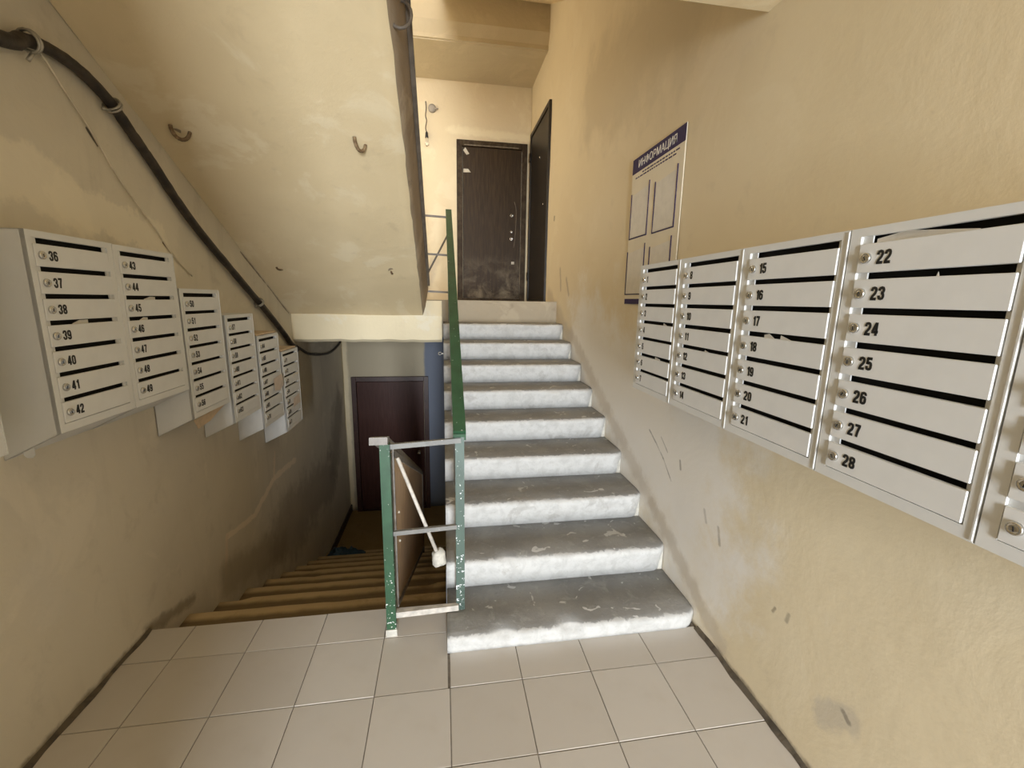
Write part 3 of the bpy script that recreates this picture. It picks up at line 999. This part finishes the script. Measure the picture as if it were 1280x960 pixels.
b = bmesh.new(); prism(b, [(0.085, 1.925), (0.115, 1.96), (0.165, 1.885), (0.13, 1.87)], 'y', -0.0265, -0.022)
link('tape', b, M['chip'], lf)
b = bmesh.new(); prism(b, [(0.085, 1.655), (0.09, 1.70), (0.15, 1.70), (0.185, 1.66)], 'y', -0.0265, -0.022)
link('tape', b, M['chip'], lf)
b = bmesh.new(); box(b, 0.10, 0.82, -0.0365, -0.034, 1.985, 1.995); box(b, 0.862, 0.868, -0.0365, -0.034, 0.1, 1.95)
link('frame_chip', b, M['scratch'], d1)

# right-hand black door in the right wall
d2, lf = door('door_2', 'dark door in the right wall next to the upper landing corner', 1.06, 2.15, (XR + 0.004, 6.12, ZL), -PI / 2, M['door_right'], M['door_right'], 0.05, 0.03)
for z in (1.70, 1.12):
    b = bmesh.new()
    lathe(b, [(0.013, -0.018), (0.013, -0.024), (0.008, -0.027)], (0.60 if z > 1.5 else 0.85, 0, z), 'y', 14)
    link('peephole' if z > 1.5 else 'lock', b, M['chrome'], lf, smooth=True)
for z in (0.28, 1.80):
    b = bmesh.new(); lathe(b, [(0.012, z), (0.012, z + 0.11)], (0.045, -0.034, 0), 'z', 10)
    link('hinge', b, M['door_right'], d2, smooth=True)

# lower maroon door
d3, lf = door('door_3', 'maroon steel door at the foot of the stairs going down', 1.05, 2.0, (-1.27, YF - 0.006, ZB), 0, M['frame_low'], M['door_low'], 0.065, 0.045)
b = bmesh.new(); lathe(b, [(0.026, -0.032), (0.026, -0.042), (0.012, -0.046), (0.012, -0.075), (0.024, -0.085), (0.024, -0.10), (0.010, -0.106)], (0.90, 0, 0.885), 'y', 18)
link('door_knob', b, M['chrome'], lf, smooth=True)


# ------------------------------------------------------------------ mailbox cabinets
CW, CH, CD = 0.360, 0.620, 0.170
NROW, PITCH_R, DH, DW, DX = 7, 0.0813, 0.066, 0.307, 0.030
ROW0 = CH - 0.038             # top of the uppermost door


def housing_mesh(depth, DX):
    b = bmesh.new()
    s = 0.003
    for x0, x1 in ((0, s), (CW - s, CW)):                                # sloping-bottomed sides
        prism(b, [(0, 0), (0, CH), (depth, CH), (depth, -0.085)], 'x', x0, x1)
    box(b, 0, CW, 0, depth, CH - s, CH)
    box(b, 0, CW, depth - s, depth, -0.08, CH)
    box(b, s, CW - s, 0.03, 0.032, 0.0, CH - s, 1)  # plate behind the slots, their shade put into its colour
    prism(b, [(0, 0), (0, s), (depth, -0.085 + s), (depth, -0.085)], 'x', 0, CW)
    # raised front border
    box(b, 0, DX - 0.002, -0.001, 0.012, 0, CH); box(b, DX + DW + 0.003, CW, -0.001, 0.012, 0, CH)
    box(b, DX - 0.002, DX + DW + 0.003, -0.001, 0.012, ROW0 + 0.018, CH)
    zb = ROW0 - 6 * PITCH_R - DH
    box(b, DX - 0.002, DX + DW + 0.003, -0.001, 0.012, 0, zb - 0.002)
    # rolled seam strip down the right edge
    box(b, CW - 0.004, CW - 0.001, -0.003, 0.0, 0.004, CH - 0.004)
    # plate behind the doors, with a letter slot above every door
    xa, xb = DX + 0.022, DX + DW - 0.009
    box(b, DX - 0.002, xa, 0.006, 0.010, 0, CH); box(b, xb, DX + DW + 0.003, 0.006, 0.010, 0, CH)
    for k in range(NROW):
        zt = ROW0 - k * PITCH_R - 0.001
        zl = ROW0 - (k + 1) * PITCH_R + 0.0155 if k < NROW - 1 else 0
        box(b, xa, xb, 0.006, 0.010, zl, zt)
    return b


def me_from(b, name, mats):
    bmesh.ops.recalc_face_normals(b, faces=b.faces)
    me = bpy.data.meshes.new(name); b.to_mesh(me); b.free()
    for m in mats: me.materials.append(m)
    return me


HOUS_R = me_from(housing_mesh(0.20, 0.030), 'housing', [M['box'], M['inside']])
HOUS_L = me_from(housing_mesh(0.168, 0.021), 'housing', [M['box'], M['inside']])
b = bmesh.new(); box(b, 0, DW, -0.004, 0.0055, 0, DH, bev=0.0014)
DOOR_ME = me_from(b, 'mailbox_door', [M['box_door']])
b = bmesh.new()
lathe(b, [(0.0125, 0.0), (0.0125, -0.004), (0.011, -0.0062), (0.0085, -0.0062), (0.008, -0.0048), (0.0068, -0.0052), (0.005, -0.006)], (0, 0, 0), 'y', 18)
box(b, -0.001, 0.001, -0.0066, -0.004, -0.0045, 0.0045, 1)
LOCK_ME = me_from(b, 'lock', [M['chrome'], M['ink']])
NUM_ME = {}


TOP = [(.10, .66), (.10, .77), (.14, .87), (.26, .905), (.38, .87), (.42, .77), (.42, .66)]
BOT = [(.42, .34), (.42, .23), (.38, .13), (.26, .095), (.14, .13), (.10, .23), (.10, .34)]
LOOP_HI = [(.10, .70), (.10, .78), (.14, .87), (.26, .905), (.38, .87), (.42, .78), (.42, .66), (.38, .56), (.26, .52), (.14, .56), (.10, .66), (.10, .70)]
LOOP_LO = [(x, 1 - y) for x, y in LOOP_HI]
LOOP_6 = [(.10, .32), (.10, .45), (.14, .54), (.26, .575), (.38, .54), (.42, .45), (.42, .23), (.38, .13), (.26, .095), (.14, .13), (.10, .23), (.10, .32)]
GLYPH = {
    '0': [TOP + BOT + [(.10, .66)]],
    '1': [[(.31, 0), (.31, 1)], [(.10, .74), (.22, .79), (.31, .90)]],
    '2': [TOP + [(.37, .50), (.17, .25), (.12, .05)], [(.02, .08), (.50, .08)]],
    '3': [[(.10, .68)] + TOP[1:] + [(.38, .56), (.24, .52)], [(.24, .52), (.38, .48)] + BOT],
    '4': [[(.34, .98), (.08, .30)], [(0, .28), (.52, .28)], [(.36, 0), (.36, 1)]],
    '5': [[(.06, .92), (.48, .92)], [(.13, .48), (.13, .96)], [(.12, .50), (.20, .59), (.30, .60), (.39, .55), (.42, .45)] + BOT],
    '6': [LOOP_6, [(.10, .40)] + TOP[:5] + [(.42, .78), (.42, .72)]],
    '7': [[(.02, .92), (.50, .92)], [(.41, .92), (.29, .48), (.22, 0)]],
    '8': [LOOP_HI, LOOP_LO],
    '9': [[(.52 - x, 1 - y) for x, y in q] for q in (LOOP_6, [(.10, .40)] + TOP[:5] + [(.42, .78), (.42, .72)])],
}


def ribbon(b, pts, wd, sc, ox):
    P = [Vector((x, y, 0)) for x, y in pts]
    closed = (P[0] - P[-1]).length < 1e-6
    n = len(P)
    prev = None
    for i in range(n):
        if closed:
            d = P[(i + 1) % n if i < n - 1 else 1] - P[i - 1 if i > 0 else n - 2]
        else:
            d = P[min(i + 1, n - 1)] - P[max(i - 1, 0)]
        d.normalize()
        nn = Vector((-d.y, d.x, 0)) * wd / 2
        pair = [b.verts.new(((P[i] + k * nn).x * sc + ox, (P[i] + k * nn).y * sc, 0)) for k in (-1, 1)]
        if prev:
            b.faces.new((prev[0], pair[0], pair[1], prev[1]))
        prev = pair


def number_mesh(n):
    """heavy condensed figures"""
    if n not in NUM_ME:
        b = bmesh.new()
        sc, ox = 0.0305, 0.0
        for ch in str(n):
            for q in GLYPH[ch]:
                ribbon(b, q, 0.215, sc, ox)
            ox += (0.46 if ch == '1' else 0.58) * sc
        NUM_ME[n] = me_from(b, 'number', [M['ink']])
    return NUM_ME[n]


def cabinet(loc, rz, first, label, housing, width=CW):
    dx = 0.030 if housing is HOUS_R else 0.021
    t = thing('mailbox_cabinet', label, 'mailbox cabinet', loc, rz, 'white steel mailbox cabinets on the hall walls')
    t.scale = (width / CW, 1, 1)
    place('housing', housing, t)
    for k in range(NROW):
        z = ROW0 - k * PITCH_R - DH
        dr = place('mailbox_door', DOOR_ME, t, (dx, 0, z))
        dr.rotation_euler = (random.uniform(-0.012, 0.004), random.uniform(-0.003, 0.003), 0)
        lo = place('lock', LOCK_ME, dr, (0.0215, -0.0042, DH * 0.5))
        lo.rotation_euler = (0, random.uniform(-0.5, 0.5), 0)
        if first:
            nm = place('number', number_mesh(first + k), dr, (0.047, -0.0046, DH * 0.5 - 0.0148))
            nm.rotation_euler = (PI / 2, 0, 0)
    return t


ZR = 1.095
RIGHT = [(2.124, 1.747, 1), (1.745, 1.354, 8), (1.352, 0.969, 15), (0.966, 0.606, 22), (0.602, 0.242, 0)]
rl_lab = ['white mailbox cabinet overlapping the notice board, nearest the stairs on the right wall', 'second white mailbox cabinet from the notice board, slots all tidy',
          'white mailbox cabinet with folded paper tips in a middle slot, third from the notice board', 'largest white mailbox cabinet in view, crumpled paper jammed in its top slot',
          'white mailbox cabinet cut off by the right edge of the view']
for (ya, yb, n), lab in zip(RIGHT, rl_lab):
    cabinet((0.987, ya, ZR), -PI / 2, n, lab, HOUS_R, ya - yb)
LEFT = [(0.985, 1.09, 0, 0.364), (1.523, 1.094, 36, 0.345), (1.871, 1.092, 43, 0.365), (2.252, 0.942, 50, 0.363), (2.652, 0.806, 57, 0.362), (3.050, 0.656, 64, 0.362), (3.455, 0.505, 71, 0.362)]
b = bmesh.new()
prism(b, [(0.0, 0.0), (0.030, 0.0), (0.030, -0.030), (0.022, -0.040), (0.008, -0.040), (0.0, -0.030)], 'x', 0.0, 0.003)
TAB_ME = me_from(b, 'mounting_tab', [M['box']])
ll_lab = ['white mailbox cabinet cut off by the left edge of the view', 'large white mailbox cabinet on the left wall showing its shaded near side',
          'white mailbox cabinet level with the large left one, with papers in two middle slots', 'first white mailbox cabinet stepped down along the stairs, beige cardboard hanging below',
          'second white mailbox cabinet stepped down along the stairs, no paper in it', 'third white mailbox cabinet stepped down along the stairs, pinkish paper at its right edge',
          'lowest and farthest white mailbox cabinet on the left wall']
for (y, z, n, wd), lab in zip(LEFT, ll_lab):
    t = cabinet((-1.20, y, z), PI / 2, n, lab, HOUS_L, wd)
    if n == 36:
        place('mounting_tab', TAB_ME, t, (0.002, 0.085, -0.038))


# ------------------------------------------------------------------ papers in the slots
def leaflet(name, pts, depth_, loc, rz, mat, label, group=None, th=0.0012, cat='leaflet', fold=0.0, lean=0.0):
    """small stiff sheet: outline pts (x, z) in the plane of the cabinet front, curled by fold"""
    b = bmesh.new()
    prism(b, pts, 'y', -th / 2, th / 2)
    bmesh.ops.triangulate(b, faces=[f for f in b.faces if len(f.verts) > 4])
    bmesh.ops.subdivide_edges(b, edges=list(b.edges), cuts=2, use_grid_fill=True)
    for v in b.verts:
        v.co.y += fold * math.sin(v.co.x * 25 + v.co.z * 30) + lean * v.co.z
    o = link(name, b, M[mat], None)
    o.location = loc; o.rotation_euler = (0, 0, rz)
    return tag(o, label, cat, group)


RR, LR = -PI / 2, PI / 2
slot_z = lambda zc, k: zc + ROW0 - k * PITCH_R
leaflet('leaflet', [(0, -0.03), (0, 0.010), (0.06, 0.020), (0.135, 0.011), (0.20, 0.003), (0.20, -0.03)], 0, (0.995, 0.905, slot_z(ZR, 0)), RR, 'paper', 'crumpled pale paper jammed in the top slot of the largest cabinet', fold=0.0015)
leaflet('leaflet', [(0, -0.03), (0.012, 0.009), (0.024, -0.03)], 0, (0.995, 0.775, slot_z(ZR, 1)), RR, 'paper', 'tiny pointed paper corner in the second slot of the largest cabinet')
leaflet('leaflet', [(0, -0.03), (0.0, 0.008), (0.02, 0.012), (0.045, -0.002), (0.045, -0.03)], 0, (0.995, 1.225, slot_z(ZR, 3)), RR, 'paper', 'left of two paper tips in the middle slot of the third right-wall cabinet')
leaflet('leaflet', [(0, -0.03), (0.005, 0.011), (0.05, -0.002), (0.05, -0.03)], 0, (0.993, 1.160, slot_z(ZR, 3)), RR, 'paper', 'right of two paper tips in the middle slot of the third right-wall cabinet')
leaflet('leaflet', [(0, -0.03), (0.01, 0.010), (0.04, 0.0), (0.04, -0.03)], 0, (0.995, 1.875, slot_z(ZR, 3)), RR, 'paper', 'paper corner in the middle slot of the cabinet overlapping the notice board')
leaflet('leaflet', [(0, -0.03), (0.005, 0.010), (0.05, 0.004), (0.06, -0.03)], 0, (0.995, 1.925, slot_z(ZR, 5)), RR, 'paper', 'paper corner low down in the cabinet overlapping the notice board')
leaflet('leaflet', [(0, -0.03), (0.01, 0.006), (0.035, 0.0), (0.04, -0.03)], 0, (0.995, 1.540, slot_z(ZR, 4)), RR, 'paper', 'small paper corner in the second cabinet from the notice board')
leaflet('leaflet', [(0, -0.03), (0.0, 0.002), (0.03, 0.012), (0.065, 0.012), (0.065, -0.03)], 0, (-1.209, 1.650, slot_z(1.094, 3)), LR, 'paper', 'pale paper in the middle slot of the large left-wall cabinet')
leaflet('leaflet', [(0, -0.03), (0.0, 0.002), (0.04, 0.012), (0.07, 0.011), (0.07, -0.03)], 0, (-1.209, 2.02, slot_z(1.092, 2)), LR, 'paper', 'upper of two pale papers in the second full cabinet on the left wall')
leaflet('leaflet', [(0, -0.03), (0.0, 0.0), (0.025, 0.011), (0.05, 0.009), (0.05, -0.03)], 0, (-1.209, 1.975, slot_z(1.092, 3)), LR, 'paper', 'lower of two pale papers in the second full cabinet on the left wall')
leaflet('cardboard_flap', [(0.02, 0.01), (0.06, -0.045), (0.17, -0.035), (0.34, 0.02)], 0, (-1.222, 2.262, 0.916), LR, 'paper_warm', 'beige cardboard flap hanging below the first stepped-down left cabinet', th=0.002, cat='cardboard', lean=-0.1)
leaflet('leaflet', [(-0.06, 0.0), (-0.05, 0.085), (0.10, 0.10), (0.12, 0.01), (0.05, -0.015)], 0, (-1.190, 3.30, 0.875), LR, 'paper_pink', 'pinkish paper over the right edge of the third stepped-down left cabinet', fold=0.002)
leaflet('leaflet', [(0, 0.0), (0.02, 0.07), (0.14, 0.085), (0.16, 0.01)], 0, (-1.190, 3.60, 0.665), LR, 'paper_pink', 'pinkish paper on the lower doors of the farthest left cabinet', fold=0.002)
leaflet('leaflet', [(0, 0.0), (0.05, 0.025), (0.13, 0.025), (0.15, 0.005), (0.08, 0.01)], 0, (-1.190, 3.62, 0.905), LR, 'paper', 'torn white paper in an upper slot of the farthest left cabinet', fold=0.002)
for (y, z, n) in ((3.050, 0.656, 'third stepped-down left cabinet'), (3.455, 0.505, 'farthest left cabinet')):
    b = bmesh.new(); box(b, -0.15, 0.0, 0.0, 0.33, 0, 0.012, bev=0.003)
    o = link('cardboard_sheet', b, M['paper_warm'], None, (-1.205, y + 0.015, z + CH + 0.001))
    tag(o, 'beige cardboard lying on top of the ' + n, 'cardboard')

# ------------------------------------------------------------------ notice board
nb = thing('notice_board', 'cream information board with dark violet header on the right wall', 'notice board', (XR - 0.006, 2.752, 1.525), -PI / 2)
BW, BH = 0.61, 0.873
b = bmesh.new(); box(b, 0, BW, -0.005, 0.0, 0, BH, bev=0.001)
link('panel', b, M['board'], nb)
b = bmesh.new(); prism(b, [(0.0, BH - 0.088), (0.0, BH - 0.002), (BW, BH - 0.002), (BW, BH - 0.082)], 'y', -0.0062, -0.005)
hd = link('header', b, M['purple'], nb)
me = text_mesh('ИНФОРМАЦИЯ', 0.058, 0.0004, 0.0003, 0.98)
xs_ = [v.co.x for v in me.vertices]; wtx = max(xs_) - min(xs_)
for v in me.vertices:
    v.co.x = (v.co.x - min(xs_)) * 0.44 / wtx
me.materials.append(M['white'])
o = place('lettering', me, hd, (0.085, -0.0068, BH - 0.064)); o.rotation_euler = (PI / 2, 0, 0)
b = bmesh.new(); box(b, 0.0, BW, -0.0062, -0.005, 0.0, 0.032)
link('footer', b, M['purple'], nb)
# two lines of small unreadable print under the header
b = bmesh.new()
for r_, zz in enumerate((BH - 0.105, BH - 0.122)):
    x = 0.05 if r_ else 0.14
    while x < (0.50 if r_ else 0.55):
        l = random.uniform(0.012, 0.04)
        box(b, x, x + l, -0.0058, -0.005, zz, zz + 0.007)
        x += l + 0.008
tag(link('small_print', b, M['purple'], nb), kind='stuff')
for (x0, x1, z0, z1) in ((0.015, 0.245, 0.405, 0.69), (0.325, 0.555, 0.40, 0.69), (0.005, 0.240, 0.063, 0.345), (0.312, 0.545, 0.063, 0.345)):
    b = bmesh.new()
    box(b, x0 - 0.004, x1 + 0.004, -0.0085, -0.005, z0 - 0.006, z0)
    box(b, x0 - 0.006, x0, -0.0085, -0.005, z0 - 0.006, z1 - 0.02); box(b, x1, x1 + 0.006, -0.0085, -0.005, z0 - 0.006, z1 + 0.01)
    pk = link('pocket', b, M['purple'], nb)
    b = bmesh.new(); prism(b, [(x0 + 0.002, z0 + 0.002), (x0 + 0.01, z1 - 0.03), (x1 - 0.004, z1 - 0.012), (x1 - 0.002, z0 + 0.004)], 'y', -0.0068, -0.0056)
    link('sheet', b, M['paper'], pk)

# ------------------------------------------------------------------ cables
cb = thing('cable', 'thick black cable clipped along the corner of left wall and sloping soffit', 'cable', (XL, 1.4, 2.2))
OFF = Vector((XL, 1.4, 2.2))
path = [(-1.30, 0.9, 2.20), (-1.32, 1.40, 2.24), (-1.335, 1.744, 2.300), (-1.34, 1.826, 2.340), (-1.34, 1.924, 2.362), (-1.34, 2.059, 2.355), (-1.34, 2.202, 2.303), (-1.34, 2.312, 2.225), (-1.34, 2.43, 2.140), (-1.34, 2.603, 2.003), (-1.34, 2.823, 1.860), (-1.34, 3.228, 1.638), (-1.34, 3.656, 1.405), (-1.342, 4.0, 1.205), (-1.345, 4.10, 1.14), (-1.345, 4.28, 1.05)]
b = bmesh.new()
sp = spline(path, 8)
tube(b, [p - OFF for p in sp], 0.0225, 12, rfun=lambda i: (1.04 if i < 24 else 0.92) + 0.10 * noise.noise(Vector((i * 0.6, 0, 0))))
link('sheath', b, M['black'], cb, smooth=True)
for (p, d) in (((-1.34, 1.850, 2.348), (0, 1, 0.35)), ((-1.34, 2.212, 2.298), (0, 1, -0.6)), ((-1.34, 3.50, 1.490), (0, 1, -0.55))):
    p, d = Vector(p) - OFF, Vector(d).normalized()
    s = Vector((1, 0, 0)); u = d.cross(s)
    b = bmesh.new()
    for dd in (-0.006, 0.006):
        tube(b, [p + d * dd + (s * math.cos(t) + u * math.sin(t)) * 0.031 for t in [2 * PI * k / 16 for k in range(16)]], 0.0045, 6, closed=True)
    tube(b, [p + u * 0.03, p + u * 0.055 - d * 0.03 - s * 0.005], 0.006, 6)
    link('wire_clip', b, M['wire'], cb, smooth=True)
b = bmesh.new()
tube(b, spline([(XL + 0.028, 1.88, 2.34), (XL + 0.010, 1.944, 2.318), (XL + 0.008, 2.013, 2.249), (XL + 0.008, 2.107, 2.157), (XL + 0.008, 2.229, 2.012), (XL + 0.008, 2.433, 1.838), (XL + 0.008, 2.538, 1.737), (XL + 0.008, 2.698, 1.636)], 6), 0.0035, 6)
o = link('cord', b, M['cord'], None, smooth=True)
tag(o, 'thin pale cord running from the cable clip down the left wall', 'cord')
b = bmesh.new()
tube(b, spline([(XL + 0.012, 4.30, 1.08), (XL + 0.012, 4.46, 1.03), (XL + 0.012, 4.68, 0.965), (XL + 0.012, 5.11, 0.905), (XL + 0.012, 5.53, 0.882), (XL + 0.014, 5.95, 0.93), (XL + 0.014, 6.12, 0.98)], 6), 0.013, 8)
tag(link('cable', b, M['black'], None, smooth=True), 'thin black cable sagging under the bright beam at the lower corner', 'cable')

# ------------------------------------------------------------------ bulb and bell on the far wall
bl = thing('hanging_bulb', 'bare light bulb hanging on a short cord left of the upper brown door', 'lamp', (-0.185, YF - 0.03, 3.50))
b = bmesh.new(); tube(b, spline([(0.0, 0.018, 0.50), (0.006, 0.004, 0.42), (-0.004, 0, 0.33), (0.008, 0, 0.27), (-0.006, 0, 0.19), (0.006, 0, 0.13)], 6), 0.007, 6)
link('flex', b, M['rail_dark'], bl, smooth=True)
b = bmesh.new(); lathe(b, [(0.008, 0.145), (0.016, 0.13), (0.020, 0.085), (0.020, 0.07)], (0.006, 0, 0), 'z', 14)
link('socket', b, M['bulb_socket'], bl, smooth=True)
b = bmesh.new(); lathe(b, [(0.014, 0.072), (0.017, 0.055), (0.027, 0.028), (0.029, 0.008), (0.025, -0.012), (0.014, -0.024), (0.003, -0.028)], (0.006, 0, 0), 'z', 16)
link('bulb_glass', b, M['glass'], bl, smooth=True)
bx = thing('wall_rosette', 'round grey fitting with a short stub right of the hanging bulb', 'wall fitting', (-0.105, YF - 0.004, 3.925))
b = bmesh.new(); lathe(b, [(0.050, 0.0), (0.050, -0.02), (0.038, -0.034), (0.018, -0.04)], (0, 0, 0), 'y', 18)
link('cover', b, M['grey_plastic'], bx, smooth=True)
b = bmesh.new(); tube(b, [(0.03, -0.03, -0.004), (0.075, -0.035, -0.008)], 0.008, 8)
link('stub', b, M['grey_plastic'], bx, smooth=True)

# ------------------------------------------------------------------ blue rag on the lower steps
b = bmesh.new()
nx, ny = 30, 18
V = []
for j in range(ny + 1):
    row = []
    for i in range(nx + 1):
        u, v = i / nx, j / ny
        e = min(u, 1 - u, 0.5) * 2; e2 = min(v, 1 - v) * 2
        h = (min(1, e * 2.2) * min(1, e2 * 2.2)) ** 0.6
        z = h * (0.085 + 0.05 * noise.noise(Vector((u * 5, v * 4, 2))) + 0.035 * noise.noise(Vector((u * 13, v * 9, 7))) + 0.03 * max(0, 1 - abs(u - 0.3) * 4))
        row.append(b.verts.new((u * 0.42 + 0.02 * noise.noise(Vector((v * 5, 1, u))), v * 0.24 + 0.03 * noise.noise(Vector((u * 6, 3, v))), max(0.002, z))))
    V.append(row)
for j in range(ny):
    for i in range(nx):
        b.faces.new((V[j][i], V[j][i + 1], V[j + 1][i + 1], V[j + 1][i])).smooth = True
r_ = bmesh.ops.extrude_face_region(b, geom=list(b.faces))
for v in [g for g in r_['geom'] if isinstance(g, bmesh.types.BMVert)]:
    v.co.z -= 0.0018
o = link('rag', b, M['rag'], None, (-1.35, 4.58, -9 * RISE + 0.002))
tag(o, 'crumpled dark blue rag on the lowest brown step by the left wall', 'rag')

# ------------------------------------------------------------------ window of the half landing (behind the viewer)
b = bmesh.new()
for x0, x1, z0, z1 in ((-1.2, -1.14, 3.4, 4.8), (0.64, 0.7, 3.4, 4.8), (-1.14, 0.64, 3.4, 3.46), (-1.14, 0.64, 4.74, 4.8), (-0.28, -0.22, 3.46, 4.74)):
    box(b, x0, x1, -1.75, -1.69, z0, z1)
struct('window_1', b, M['chip'], 'window frame of the half landing behind the viewer', 'window')
